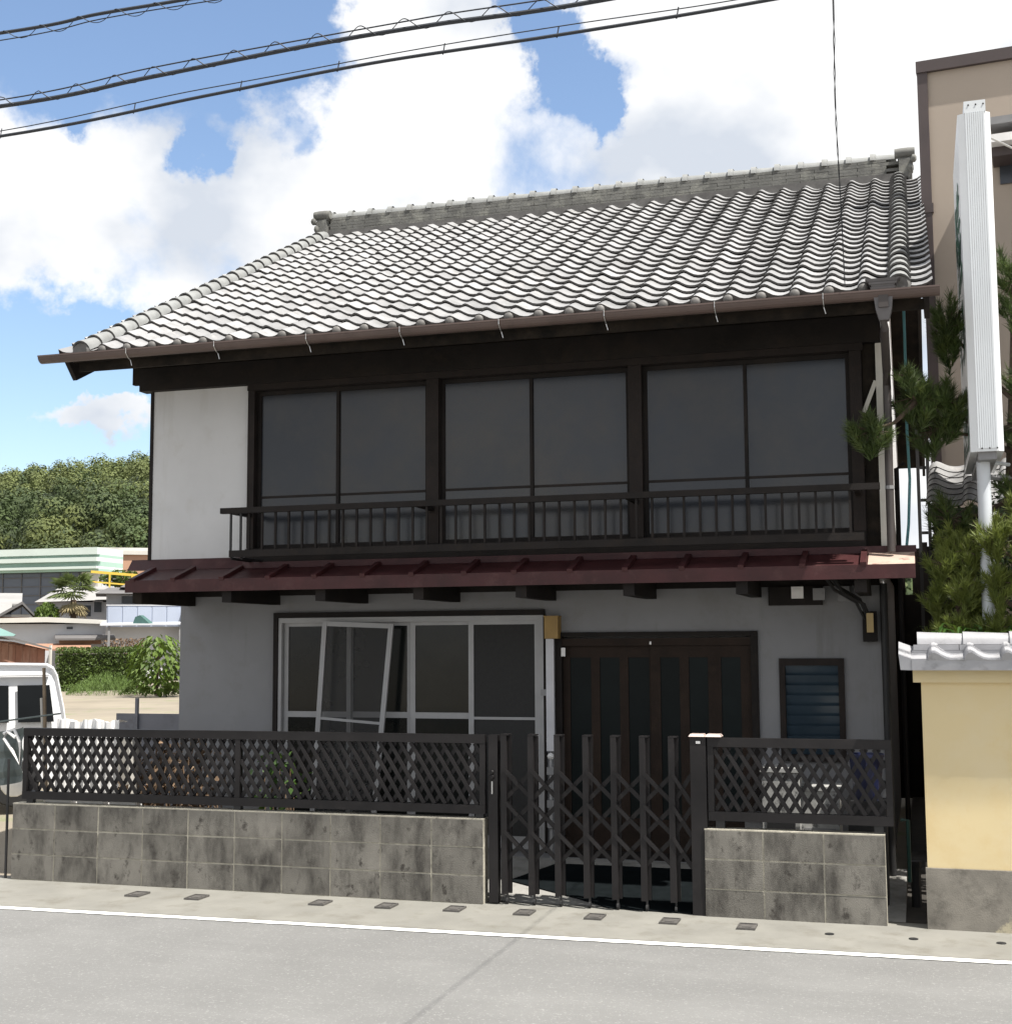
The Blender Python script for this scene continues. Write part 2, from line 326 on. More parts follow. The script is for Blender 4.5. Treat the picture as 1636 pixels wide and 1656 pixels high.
# drain slots in the roadside gutter, half a metre apart
GS = ['first from the left by the long block wall', 'second from the left by the long block wall', 'third along the long block wall', 'fourth along the long block wall', 'last one before the folding gate', 'left one in front of the folding gate', 'middle one in front of the folding gate', 'right one in front of the folding gate', 'in front of the short block wall']
GX = [-2.622, -2.126, -1.149, -.644, -.139, .371, .875, 1.39, 1.907]
for x, l, y in zip(GX, GS, (-.334, -.326, -.278, -.258, -.234, -.228, -.242, -.247, -.286)):
    t = thing('gutter_slot_cover', 'dark metal slot cover in the gutter, '+l, 'drain cover', (x, y, 0), 'slot covers along the roadside gutter')
    part(MB().box(x-.052, x+.052, y-.075, y+.075, .001, .007), 'plate', RUBBER, t)
    f = MB()
    f.box(x-.06, x-.052, y-.083, y+.083, .001, .014).box(x+.052, x+.06, y-.083, y+.083, .001, .014).box(x-.052, x+.052, y-.083, y-.075, .001, .014).box(x-.052, x+.052, y+.075, y+.083, .001, .014)
    part(f, 'rim', RUBBER, t)
    part(MB().box(x-.03, x+.03, y-.03, y+.03, .007, .011), 'lug', RUBBER, t)
for x, y, l in ((2.437, -.353, 'below the right end of the short block wall'), (2.951, -.359, 'below the dark gap beside the house'), (3.47, -.34, 'below the ochre garden wall')):
    solo(MB().lathe([(.03, 0), (.03, .004), (.022, .006)], (x, y, .001), n=10), 'gutter_lifting_hole', BLACK, (x, y, 0), 'black hole in the gutter '+l, 'drain hole', 'lifting holes in the gutter lids')

# ================================================================== BLOCK WALLS
blk = MB()
a, b, c, ch = .194, .06, .094, .004
for sy in (-1, 1):
    pass
blk.box(-a, a, -b, b, -c, c)
BM = blk.mesh('block', V((0, 0, 0)), BLOCK)
def block_wall(x0, nx, z0, label):
    t = thing('block_wall', label, 'wall', (x0+nx*.2, .06, z0), 'concrete block walls along the road')
    part(MB().box(x0+.004, x0+nx*.4-.004, .0045, .1155, z0-.03, z0+.597), 'mortar', MORTAR, t)
    for r in range(3):
        for i in range(nx):
            o = put(BM, 'block', t, (x0+.4*i+.2+U(-.0012, .0012), .06+U(-.002, .002), z0+.2*r+.1+U(-.0008, .0008)))
    part(MB().box(x0+.002, x0+nx*.4-.002, .002, .118, z0+.5945, z0+.6035), 'capping', MORTAR, t)
block_wall(-4.0, 10, 0.0, 'long stained concrete block wall, ten blocks wide, left of the folding gate')
block_wall(1.591, 3, -.015, 'short concrete block wall, three blocks wide, right of the folding gate')

# ================================================================== LATTICE FENCES
def clip(x0, x1, z0, z1, px, sg, tn):   # line through (px, z0) leaning by sg, clipped to the panel
    H = z1-z0; a = (px, z0); b = (px+sg*H/tn, z1)
    (xa, za), (xb, zb) = (a, b) if a[0] < b[0] else (b, a)
    if xb < x0+.01 or xa > x1-.01: return None
    if xa < x0: za += (zb-za)*(x0-xa)/(xb-xa); xa = x0
    if xb > x1: zb += (za-zb)*(xb-x1)/(xb-xa); xb = x1
    return (xa, za), (xb, zb)
def lattice(t, x0, x1, z0, z1):
    tn, per = 1.62, .083; n = int((x1-x0+.4)/per)+2
    for sg, y in ((-1, .039), (1, .0555)):
        for i in range(n):
            px = (x0+i*per+.01) if sg < 0 else (x0-.28+i*per+.035)
            c = clip(x0, x1, z0, z1, px, sg, tn)
            if not c: continue
            (xa, za), (xb, zb) = c
            if math.hypot(xb-xa, zb-za) < .04: continue
            part(MB().bar((xa, y, za), (xb, y, zb), .0275, .014), 'slat', DARKMETAL, t)
def fence(x0, x1, mids, zb, zt, feet, label):
    t = thing('lattice_fence', label, 'fence', ((x0+x1)/2, .05, zb-.05), 'lattice fences on the block walls')
    part(MB().box(x0, x1, .022, .078, zt-.062, zt), 'top_rail', DARKMETAL, t)
    part(MB().box(x0, x1, .022, .078, zb, zb+.062), 'bottom_rail', DARKMETAL, t)
    ps = [x0+.02]+mids+[x1-.02]
    for p in ps: part(MB().box(p-.02, p+.02, .024, .076, zb+.063, zt-.063), 'post', DARKMETAL, t)
    for p in feet: part(MB().box(p-.03, p+.03, .03, .07, zb-.075, zb-.001), 'foot', BLACK, t)
    for i in range(len(ps)-1): lattice(t, ps[i]+.021, ps[i+1]-.021, zb+.063, zt-.063)
fence(-3.93, .004, [-1.995], .635, 1.202, [-3.86, -1.995, -.04], 'long dark brown lattice fence in two panels on the long block wall')
fence(1.622, 2.845, [], .642, 1.205, [1.7, 2.75], 'short dark brown lattice fence panel on the short block wall')

# ================================================================== FOLDING GATE
g = thing('folding_gate', 'dark bronze accordion gate stretched across the entrance between the block walls', 'gate', (.75, .06, 0))
BX = [.148, .35, .546, .755, .958, 1.165, 1.37]
part(MB().box(.030, .098, .03, .10, .012, 1.2), 'lock_post', DARKMETAL, g)
for i, x in enumerate(BX):
    part(MB().box(x-.023, x+.019, .026, .056, .075, 1.2), 'bar', DARKMETAL, g)
    part(MB().box(x+.0, x+.038, .078, .102, .075, 1.195), 'bar', DARKMETAL, g)
    part(MB().box(x-.024, x+.039, .025, .103, 1.2005, 1.209), 'bar_cap', DARKMETAL, g)
    part(MB().lathe([(.022, -.008), (.022, .008)], (x+.01, .07, .024), (1, 0, 0), 10).box(x+.004, x+.016, .064, .0765, .03, .074), 'caster', BLACK, g)
XX = BX+[1.50]
for k in range(len(XX)-1):
    for zt in (.945, .722, .508):
        part(MB().bar((XX[k], .0625, zt), (XX[k+1], .0625, zt-.2), .030, .008), 'cross_bar', DARKMETAL, g)
        part(MB().bar((XX[k], .0725, zt-.2), (XX[k+1], .0725, zt), .030, .008), 'cross_bar', DARKMETAL, g)
        part(MB().bar(((XX[k]), .022, zt+.012), ((XX[k]+XX[k+1])/2, .022, zt-.09), .024, .008), 'cross_bar', DARKMETAL, g)
part(MB().box(.056, .064, .018, .029, .78, .87), 'handle', STEEL, g)
part(MB().lathe([(.014, 0), (.018, .01), (.012, .025)], (.06, .03, .90), (0, -1, 0), 10).lathe([(.012, 0), (.016, .012), (.01, .02)], (.06, .03, .935), (0, -1, 0), 10), 'lock', DARKMETAL, g)
t = thing('gate_post', 'thick dark gate post with pale double cap at the right end of the folding gate', 'post', (1.555, .06, 0))
part(MB().box(1.503, 1.612, .012, .108, 0, 1.212), 'shaft', DARKMETAL, t)
m_ = MB()
for cx in (1.55, 1.665): m_.hexa([(cx-.055, .0, 1.2125), (cx+.055, .0, 1.2125), (cx+.055, .12, 1.2125), (cx-.055, .12, 1.2125), (cx-.045, .015, 1.229), (cx+.045, .015, 1.229), (cx+.045, .105, 1.229), (cx-.045, .105, 1.229)])
part(m_, 'cap', mat('pinkish_cap', (.55, .44, .40), .6, .1, 9), t)
part(MB().box(1.545, 1.575, .0085, .0118, 1.165, 1.182), 'sticker', WHITEST, t)

# ================================================================== THE OLD HOUSE
HX0, HX1 = -3.266, 2.772
H = thing('old_house', 'two-storey old house with silver tiled roof, dark wooden upper floor and white plaster', 'house', (-.25, 1.3, 0))
# --- lower wall with its openings
YL = 1.3
OPEN_WIN, OPEN_DOOR, OPEN_JAL = (-2.285, .105, .20, 2.095), (.225, 1.815, .15, 1.915), (2.0, 2.49, .95, 1.735)
m_ = MB().holes(HX0, HX1, -.05, 2.52, YL, [OPEN_WIN, OPEN_DOOR, OPEN_JAL], .12)
m_.quad((HX1, YL, -.05), (HX1, 9.2, -.05), (HX1, 9.2, 2.52), (HX1, YL, 2.52)); m_.quad((HX0, 9.2, -.05), (HX0, YL, -.05), (HX0, YL, 2.52), (HX0, 9.2, 2.52))
m_.quad((HX1, 9.2, -.05), (HX0, 9.2, -.05), (HX0, 9.2, 4.2), (HX1, 9.2, 4.2))
part(m_, 'wall', GREYPL, H)
# --- upper body
YU, UX1 = .8, 2.848
m_ = MB(); m_.quad((HX0, YU, 2.55), (-2.322, YU, 2.55), (-2.322, YU, 4.07), (HX0, YU, 4.07))
zr = lambda y: 4.16+.5*y if y < 4.75 else 4.16+.5*(9.5-y)
for x in (HX0, UX1): m_.quad((x, YU, 2.52), (x, 9.2, 2.52), (x, 9.2, zr(9.2)), (x, 4.75, zr(4.75)), (x, YU, zr(YU)))
m_.quad((HX0, YU, 2.535), (UX1, YU, 2.535), (UX1, 1.32, 2.535), (HX0, 1.32, 2.535))
part(m_, 'wall', PLASTER, H, label='white plaster panel of the upper floor')
part(MB().box(HX0-.03, HX0-.002, YU-.01, YU+.09, 2.52, 4.06), 'corner_trim', WOOD, H)
# window wall
winx = [(-2.267, -.722), (-.612, .949), (1.057, 2.618)]
m_ = MB().holes(-2.322, 2.71, 2.55, 4.065, YU-.012, [(a, b, 2.66, 4.01) for a, b in winx], .09)
part(m_, 'window_wall', WOOD, H)
part(MB().box(-3.375, UX1, YU-.07, YU+.05, 4.066, 4.265), 'eave_beam', WOOD, H)
part(MB().box(-2.335, 2.72, YU-.055, YU-.0125, 4.012, 4.0655), 'lintel', WOODBR, H)
part(MB().box(-2.335, 2.70, YU-.06, YU-.0125, 2.555, 2.665), 'sill', WOOD, H)
for x0, x1 in ((-2.33, -2.268), (-.72, -.614), (.951, 1.055), (2.62, 2.705)): part(MB().box(x0, x1, YU-.05, YU-.0125, 2.668, 4.010), 'post', WOODBR, H)
for (a, b), ml in zip(winx, (-1.530, .148, 1.843)):
    W = part(MB().box(a, b, YU+.02, YU+.05, 3.975, 4.0095).box(a, b, YU+.02, YU+.05, 2.6605, 2.70).box(a, a+.03, YU+.02, YU+.05, 2.7, 3.975).box(b-.03, b, YU+.02, YU+.05, 2.7, 3.975), 'window', WOOD, H)
    part(MB().box(ml-.013, ml+.013, YU+.016, YU+.05, 2.70, 3.975), 'mullion', WOOD, W)
    for p, q, y in ((a+.03, ml-.013, .03), (ml+.013, b-.03, .036)):
        part(MB().box(p, q, YU+y-.004, YU+y+.012, 3.094, 3.114), 'sash_rail', WOODBR, W)
        part(MB().box(p, q, YU+y, YU+y+.008, 3.1145, 3.975), 'pane', FROST, W)
        part(MB().box(p, q, YU+y, YU+y+.008, 2.70, 3.0935), 'pane', FROST, W)
# right corner of the upper floor
part(MB().box(2.712, 2.806, YU+.004, YU+.05, 2.55, 4.064), 'corner_panel', SOFFIT, H)
part(MB().box(2.808, 2.856, YU-.03, YU+.06, 2.545, 4.06), 'corner_post', CREAM, H)
part(MB().bar((2.715, YU-.01, 3.55), (2.806, YU-.01, 3.78), .03, .02), 'brace', CREAM, H)
# --- balcony railing
YR = .42
RL = part(MB().box(-2.385, 2.82, YR-.022, YR+.022, 2.933, 2.979), 'balcony_railing', WOOD, H)
part(MB().box(-2.3, 2.70, YR-.02, YR+.02, 2.575, 2.63), 'base_rail', WOOD, RL)
bal = MB().box(-.0085, .0085, -.0085, .0085, 0, .3035).mesh('baluster', V((0, 0, 0)), WOOD)
x = -2.13
while x < 2.72: put(bal, 'baluster', RL, (x, YR, 2.6295)); x += .1185
for x in (-2.295, -2.205): part(MB().tube([(x, YR, 2.935), (x, YR, 2.585), (x, YR+.02, 2.565), (x+.02, YU-.06, 2.562)], .011, 8), 'end_rod', BLACK, RL, True)
for x in (-2.30, -.668, 1.003, 2.66): part(MB().box(x-.02, x+.02, YR+.022, YU-.05, 2.93, 2.965), 'rail_arm', WOOD, RL)
# --- red pent roof over the ground floor
PX0, PX1 = -3.24, 3.04
sl = lambda y: 2.395+(y-.38)*(2.53-2.395)/.42
P = part(MB().prismx([(.385, sl(.38)), (.80, sl(.80)), (.80, sl(.8)-.03), (.385, sl(.38)-.03)], PX0, PX1), 'pent_roof', REDMET, H)
part(MB().box(PX0, PX1, .365, .385, 2.30, 2.40), 'fascia', REDMET, P)
part(MB().prismx([(.72, sl(.72)+.002), (.795, 2.60), (.7995, 2.60), (.7995, sl(.72)+.002)], -3.45, -2.34), 'flashing', REDMET, P)
part(MB().prismx([(.70, sl(.70)+.002), (.715, 2.552), (.7995, 2.5525), (.7995, sl(.70)+.002)], -2.34, 3.05), 'flashing', REDMET, P)
for x in (-3.17, -2.79, -2.345, -1.93, -1.523, -1.109, -.699, -.268, .133, .568, .987, 1.408, 1.836, 2.272, 2.69):
    part(MB().bar((x, .357, sl(.36)+.012), (x, .70, sl(.70)+.016), .042, .032, (0, 0, 1)), 'batten', REDMET, P)
FADE = mat('sun_bleached_sheet', (.44, .33, .27), .6, .15, 5, (.20, .10, .085), (.55, .68))
part(MB().prismx([(.384, sl(.384)+.004), (.699, sl(.699)+.004), (.699, sl(.699)+.001), (.384, sl(.384)+.001)], 2.72, PX1-.002), 'roof_sheet', FADE, P, label='sun-bleached pale end sheet')
part(MB().box(PX0+.02, PX1-.02, .387, 1.298, 2.34, 2.362), 'soffit', SOFFIT, P)
for k in range(8):
    xr = -3.115+.832*k
    part(MB().box(xr-.085, xr, .42, 1.2985, 2.21, 2.3395), 'bracket', WOOD if k else SOFFIT, H)
part(MB().box(HX0-.02, HX1, 1.27, 1.2985, 2.29, 2.3395), 'wall_plate', WOOD, H)
# --- aluminium sliding window (ground floor, left)
a, b, c, d = OPEN_WIN
m_ = MB().box(a-.045, b+.012, YL-.035, YL-.002, d+.002, d+.045).box(a-.045, a-.004, YL-.035, YL-.002, c-.02, d+.0015).box(b+.003, b+.02, YL-.03, YL-.002, c-.02, d)
part(m_, 'window_trim', WOOD, H)
W = part(MB().box(a, b, YL-.025, YL+.05, d-.045, d-.002).box(a, b, YL-.025, YL+.05, c+.002, c+.05).box(a, a+.03, YL-.025, YL+.05, c+.05, d-.045).box(b-.03, b, YL-.025, YL+.05, c+.05, d-.045), 'sliding_window', ALU, H)
z0, z1 = c+.05, d-.045
def sash(W, x0, x1, y, wm, railz=1.24, railh=.05, gl=GLASS, m=ALU):
    part(MB().box(x0, x0+wm, y, y+.025, z0, z1).box(x1-wm, x1, y, y+.025, z0, z1).box(x0+wm, x1-wm, y, y+.025, z1-.03, z1).box(x0+wm, x1-wm, y, y+.025, z0, z0+.05).box(x0+wm, x1-wm, y, y+.025, railz, railz+railh), 'sash', m, W)
    part(MB().box(x0+wm, x1-wm, y+.01, y+.015, z0+.05, railz), 'pane', gl, W)
    part(MB().box(x0+wm, x1-wm, y+.01, y+.015, railz+railh, z1-.03), 'pane', gl, W)
sash(W, -2.25, -1.62, YL+.02, .04); sash(W, -1.66, -1.07, YL+.052, .045); sash(W, -1.075, -.49, YL+.02, .045)
sash(W, -.55, .075, YL+.052, .04)
NETM = mat('dark_insect_screen', (.022, .022, .022), .8, .15, 30)
sash(W, -.545, .072, YL-.012, .045, 1.238, .022, NETM)
# --- entrance door
a, b, c, d = OPEN_DOOR
D = part(MB().box(a-.02, a+.035, YL-.03, YL+.06, c, d).box(b-.03, b+.025, YL-.03, YL+.06, c, d).box(a-.02, b+.025, YL-.03, YL+.06, d+.0005, d+.035).box(a+.035, b-.03, YL+.0, YL+.06, c+.0005, c+.06), 'entrance_door', WOOD, H)
part(MB().box(a+.035, b-.03, YL-.02, YL+.055, 1.84, 1.90), 'head_rail', DOORW, D)
for (x0, x1, y, ps) in ((a+.035, 1.045, YL+.03, ((.316, .491), (.563, .727), (.798, .969))), (.985, b-.03, YL+.005, ((1.064, 1.218), (1.292, 1.444), (1.547, 1.70)))):
    m_ = MB(); e = [x0]+[q for p in ps for q in p]+[x1]
    for i in range(0, len(e), 2): m_.box(e[i], e[i+1], y, y+.022, c+.06, 1.839)
    for p in ps: m_.box(p[0], p[1], y, y+.022, 1.745, 1.839).box(p[0], p[1], y, y+.022, c+.06, c+.32)
    part(m_, 'door_leaf', DOORW, D)
    for p in ps: part(MB().box(p[0], p[1], y+.01, y+.015, c+.32, 1.745), 'pane', DOORGL, D)
part(MB().box(.258, .292, YL-.0335, YL-.0305, 1.755, 1.825), 'name_tag', WHITEST, D)
part(MB().box(.985, 1.0, YL-.0245, YL-.0205, 1.848, 1.872), 'name_tag', WHITEST, D)
part(MB().box(a-.02, b+.03, YL-.18, YL-.031, .07, .15), 'doorstep', YARD, D)
# --- louvre window
a, b, c, d = OPEN_JAL
J = part(MB().box(a, a+.045, YL-.03, YL+.05, c, d).box(b-.045, b, YL-.03, YL+.05, c, d).box(a+.045, b-.045, YL-.03, YL+.05, d-.055, d).box(a+.045, b-.045, YL-.03, YL+.05, c, c+.05), 'louver_window', WOODBR, H)
z = c+.07
while z < d-.07:
    part(MB().bar((a+.046, YL+.008, z), (b-.046, YL+.008, z), .092, .005, (0, 1, .42)), 'louver_slat', LOUVER, J); z += .0775
# --- electric meters and wall lamp under the pent roof
m_ = MB().box(1.935, 2.345, 1.235, 1.2985, 2.145, 2.288); Bd = part(m_, 'meter_board', WOOD, H)
for x, zz, m in ((2.163, 2.25, WHITEST), (2.325, 2.235, GREY)):
    part(MB().box(x-.045, x+.045, 1.17, 1.2345, zz-.055, zz+.035).box(x-.03, x+.03, 1.165, 1.17, zz-.01, zz+.02), 'electric_meter', m, Bd)
part(MB().box(2.46, 2.55, 1.24, 1.2985, 2.17, 2.285), 'junction_box', GREY, H)
part(MB().box(2.64, 2.745, 1.20, 1.2985, 1.86, 2.09), 'lamp_bracket', WOOD, H)
part(MB().box(2.672, 2.722, 1.15, 1.1995, 1.93, 2.075), 'wall_lamp', AMBER, H)
for i, (dx, dz) in enumerate(((0, 0), (.03, .02), (.06, -.02))):
    part(MB().tube([(2.40+dx, .9, 2.33), (2.45+dx, 1.0, 2.25+dz), (2.60+dx, 1.15, 2.16+dz), (2.67+dx*.6, 1.22, 2.0), (2.68+dx*.5, 1.24, 1.86)], .012, 6), 'wire', BLACK, H, True)

# --- main roof
ca, sa = math.cos(math.atan(.5)), math.sin(math.atan(.5))
ROT = (math.atan(.5), 0, 0)
def rp(x, s, h=0.): return V((x, s*ca-h*sa, 4.235+s*sa+h*ca))      # point on the front slope, s up the slope, h above the deck
SL = 4.75/ca
RX0, RX1 = -3.55, 3.19
m_ = MB()
for sg in (0, 1):
    fy = (lambda y: y) if sg == 0 else (lambda y: 9.5-y)
    m_.hexa([(RX0, fy(.03), 4.19), (RX1, fy(.03), 4.19), (RX1, fy(4.75), 4.19+.5*4.72), (RX0, fy(4.75), 4.19+.5*4.72), (RX0, fy(.0), 4.235), (RX1, fy(.0), 4.235), (RX1, fy(4.75), 4.235+2.375), (RX0, fy(4.75), 4.235+2.375)])
RF = part(m_, 'roof', SOFFIT, H)
# rear slope tiling, seen from nowhere near: joined
m_ = MB(); NX = 29*4; prev = None
for i in range(NX+1):
    x = RX0+(RX1-RX0)*i/NX; h = .03*math.sin(2*math.pi*i/4)
    cur = ((x, 9.5, 4.26+h), (x, 4.8, 6.62+h))
    if prev: m_.quad(prev[0], cur[0], cur[1], prev[1])
    prev = cur
part(m_, 'rear_tiling', TILE, RF, kind='stuff')
PROF = ((-.030, .004), (-.018, .026), (0., .040), (.02, .043), (.04, .035), (.065, .019), (.095, .003), (.125, -.004), (.155, -.005), (.18, .000), (.2015, .008))
def tilegeo(mb, o, lip=.0155, ln=.235, ex=V((1, 0, 0)), ey=V((0, ca, sa)), ez=V((0, -sa, ca)), prof=PROF, h0=.052, dr=.0225, sc=1., edge=True):
    n = len(mb.v); k = len(prof); o = V(o)
    for x, z in prof: mb.v.append(tuple(o+ex*x*sc+ez*(z*sc+h0)))
    for x, z in prof: mb.v.append(tuple(o+ex*x*sc+ez*(z*sc+h0-dr*ln/.2)+ey*ln))
    for x, z in prof: mb.v.append(tuple(o+ex*x*sc+ez*(z*sc+h0)))
    for x, z in prof: mb.v.append(tuple(o+ex*x*sc+ez*(z*sc+h0-lip)+ey*.004))
    for x, z in prof: mb.v.append(tuple(o+ex*x*sc+ez*(z*sc+h0-lip)+ey*.05))
    for i in range(k-1):
        for a, b in ((0, 1), (3, 2), (4, 3)):
            if edge and a: mb.e.append(len(mb.f))
            mb.f.append((n+a*k+i, n+a*k+i+1, n+b*k+i+1, n+b*k+i))
    return mb
X3, Y3, Z3 = V((1, 0, 0)), V((0, 1, 0)), V((0, 0, 1))
TM = tilegeo(MB(), (0, 0, 0), ex=X3, ey=Y3, ez=Z3).mesh('roof_tile', V((0, 0, 0)), TILE, True)
TE = tilegeo(MB(), (0, 0, 0), .040, ex=X3, ey=Y3, ez=Z3).mesh('eave_tile', V((0, 0, 0)), TILE, True)
rows, cols = 26, 28
TP = []
for r in range(rows):
    for c in range(cols):
        TP.append((rp(-3.246+.23073*(c-1), .2*r-.02, U(-.0025, .0025)), r, U(-.008, .008)))
TP.sort(key=lambda t: (t[0]-CAM).length)
rest = MB()
for i, (p, r, az_) in enumerate(TP):
    if i < 300:
        put(TE if r == 0 else TM, 'roof_tile', RF, p, (ROT[0]+U(-.006, .006), U(-.012, .012), az_))
    else: tilegeo(rest, p, .04 if r == 0 else .0155, h0=.052+U(-.002, .002), dr=.0225+U(-.002, .002))
part(rest, 'roof_tile', TILE, RF, True, kind='stuff')
cap = MB().lathe([(.034, -.05), (.037, 0), (.034, .012), (.026, .021), (.012, .026)], (0, 0, 0), (0, -1, 0), 12).mesh('eave_cap', V((0, 0, 0)), EAVECAP, True)
for c in range(1, 28): put(cap, 'eave_cap', RF, rp(-3.246+.23073*(c-1)+.012, -.022, .05))
# verge rolls and outer verge tiles, both ends
def half(mb, o, r0, r1, ln, ex, ey, ez, th=.014, n=9):
    b = len(mb.v); o = V(o)
    for r, y in ((r0, 0), (r1, ln), (r0-th, 0), (r0-th, .06)):
        for i in range(n+1):
            a = math.pi*i/n; mb.v.append(tuple(o+ex*(-math.cos(a)*r)+ez*(math.sin(a)*r)+ey*y))
    k = n+1
    for i in range(n):
        mb.f.append((b+i, b+i+1, b+k+i+1, b+k+i)); mb.e += [len(mb.f), len(mb.f)+1]; mb.f.append((b+2*k+i, b+2*k+i+1, b+i+1, b+i)); mb.f.append((b+3*k+i, b+3*k+i+1, b+2*k+i+1, b+2*k+i))
    return mb
VM = half(MB(), (0, 0, 0), .082, .066, .235, X3, Y3, Z3).mesh('verge_roll_tile', V((0, 0, 0)), TILECAP, True)
def vprof(sg):
    p = [(0, -.004), (.04, -.008), (.08, -.004), (.115, .006), (.14, .022), (.150, .028), (.152, -.06)]
    return [(sg*x, z) for x, z in p] if sg > 0 else [(sg*x, z) for x, z in p][::-1]
for sg, xr in ((1, 3.0), (-1, -3.425)):
    OM = tilegeo(MB(), (0, 0, 0), .0155, ex=X3, ey=Y3, ez=Z3, prof=vprof(sg)).mesh('verge_tile', V((0, 0, 0)), TILE, True)
    for r in range(rows):
        put(VM, 'verge_roll_tile', RF, rp(xr, .2*r-.03, .055+U(-.002, .002)), (ROT[0]-.045, 0, U(-.012, .012)))
        put(OM, 'verge_tile', RF, rp(xr+sg*.068, .2*r-.025, U(-.002, .002)), (ROT[0], 0, U(-.006, .006)))
    e = rp(xr, -.035, .055)
    part(MB().lathe([(.078, -.02), (.078, .004), (.06, .012), (.05, .006)], e, (0, -1, 0), 14), 'verge_end_disc', EAVECAP, RF, True)
    xb = xr+sg*.175
    part(MB().prismx([(-.02, 4.215), (4.75, 6.59), (4.75, 6.38), (.12, 4.065)], xb-.018, xb+.018), 'barge_board', WOOD, RF)
    part(MB().prismx([(9.52, 4.215), (4.752, 6.59), (4.752, 6.38), (9.38, 4.065)], xb-.018, xb+.018), 'barge_board', WOOD, RF)
# ridge
RB = part(MB().box(-3.42, 3.02, 4.60, 4.90, 6.56, 6.648), 'ridge_base', TILESHD, RF)  # dark tone paints the shadow band under the ridge
NM = MB().box(-.1435, .1435, -.11, .11, -.016, .016).mesh('ridge_tile', V((0, 0, 0)), TILEDK)
for k in range(5):
    wy = .0-.008*k
    for i in range(22):
        x = -3.37+.291*i+(.145 if k % 2 else 0)
        if x > 2.98: continue
        o = put(NM, 'ridge_tile', RF, (x, 4.75-wy*0, 6.665+.037*k), (U(-.01, .01), U(-.012, .012), U(-.01, .01))); o.scale = (1, 1-.06*k, 1)
    part(MB().box(-3.38, 2.98, 4.66+.006*k, 4.84-.006*k, 6.651+.037*k-.006, 6.651+.037*k-.001), 'ridge_mortar', TILEDK, RF)
RC = half(MB(), (0, 0, 0), .083, .070, .262, X3, Y3, Z3).mesh('ridge_cap_tile', V((0, 0, 0)), TILECAP, True)
CL = half(MB(), (0, 0, 0), .100, .096, .055, X3, Y3, Z3)
RM = half(MB(), (0, 0, 0), .080, .070, .262, X3, Y3, Z3); o0 = len(RM.v); RM.v += CL.v; RM.f += [tuple(o0+k for k in f) for f in CL.f]
RC = RM.mesh('ridge_cap_tile', V((0, 0, 0)), TILECAP, True)
for i in range(26): put(RC, 'ridge_cap_tile', RF, (-3.40+.245*i, 4.75, 6.826+U(-.003, .003)), (0, U(-.02, .02), R(-90)))
# ridge end ornaments: stacked scroll block with a round boss
for x, sg in ((3.05, 1), (-3.43, -1)):
    m_ = MB().prism([(x-sg*.04, 6.60), (x+sg*.05, 6.60), (x+sg*.09, 6.66), (x+sg*.06, 6.72), (x+sg*.10, 6.74), (x+sg*.07, 6.79), (x-sg*.04, 6.79)][::sg], 4.58, 4.92)
    m_.box(min(x-.05*sg, x+.09*sg), max(x-.05*sg, x+.09*sg), 4.60, 4.90, 6.791, 6.81)
    m_.lathe([(.05, -.10), (.055, -.03), (.055, .03), (.05, .10)], (x+sg*.02, 4.62, 6.855), (sg, 0, 0), 12)
    m_.lathe([(.02, 0), (.04, .015), (.04, .04), (.02, .055)], (x+sg*.08, 4.56, 6.77), (sg, 0, 0), 10)
    m_.lathe([(.02, 0), (.045, .015), (.045, .04), (.02, .055)], (x+sg*.05, 4.58, 6.68), (sg, 0, 0), 10)
    part(m_, 'ridge_end_ornament', TILEDK, RF, True)
# soffit boards and rafters
for k in range(16):
    x = -3.22+.405*k
    part(MB().prismx([(.06, 4.182), (.80, 4.182+.37), (.80, 4.122+.37), (.10, 4.125)], x-.022, x+.022), 'rafter', SOFFIT, RF)
part(MB().box(RX0+.05, RX1-.03, .035, .058, 4.115, 4.188), 'eave_fascia', SOFFIT, RF)
part(MB().prismx([(.74, 4.13), (.79, 4.13), (.79, 4.55), (.74, 4.5)], RX0+.1, UX1), 'eave_infill', SOFFIT, H)
# gutter, hangers, rain head, downpipe
gy, gz = -.085, 4.185
m_ = MB(); n = 8
def gz_(x): return gz+.045-.006*(x+3.8)/7+(.0)
pr = []
for x in (-3.78, -1.5, .9, 3.26):
    ring = [(x, gy+.055*math.cos(a), gz_(x)+.055*math.sin(a)) for a in [math.pi+math.pi*i/n for i in range(n+1)]]; pr.append(ring)
for A, B in zip(pr, pr[1:]):
    for i in range(n): m_.quad(A[i], B[i], B[i+1], A[i+1])
    m_.bar(A[0], B[0], .008, .012, (0, 0, 1)); m_.bar(A[-1], B[-1], .008, .012, (0, 0, 1))
m_.quad(*pr[0]); m_.quad(*pr[-1][::-1])
GT = part(m_, 'gutter', GUTTER, H, True)
for x in (-2.95, -2.16, -1.37, -.6, .18, .97, 1.76, 2.5):
    part(MB().tube([(x, gy-.06, gz_(x)+.01), (x, gy-.058, gz_(x)-.03), (x, gy-.02, gz_(x)-.062), (x, gy+.01, gz_(x)-.075), (x+.012, gy+.012, gz_(x)-.12)], .0035, 5), 'hanger', STEEL, GT)
rx, ry = 2.895, -.06
RH = MB()
def frust(mb, z0, w0, d0, z1, w1, d1): mb.hexa([(rx-w0, ry-d0, z0), (rx+w0, ry-d0, z0), (rx+w0, ry+d0, z0), (rx-w0, ry+d0, z0), (rx-w1, ry-d1, z1), (rx+w1, ry-d1, z1), (rx+w1, ry+d1, z1), (rx-w1, ry+d1, z1)])
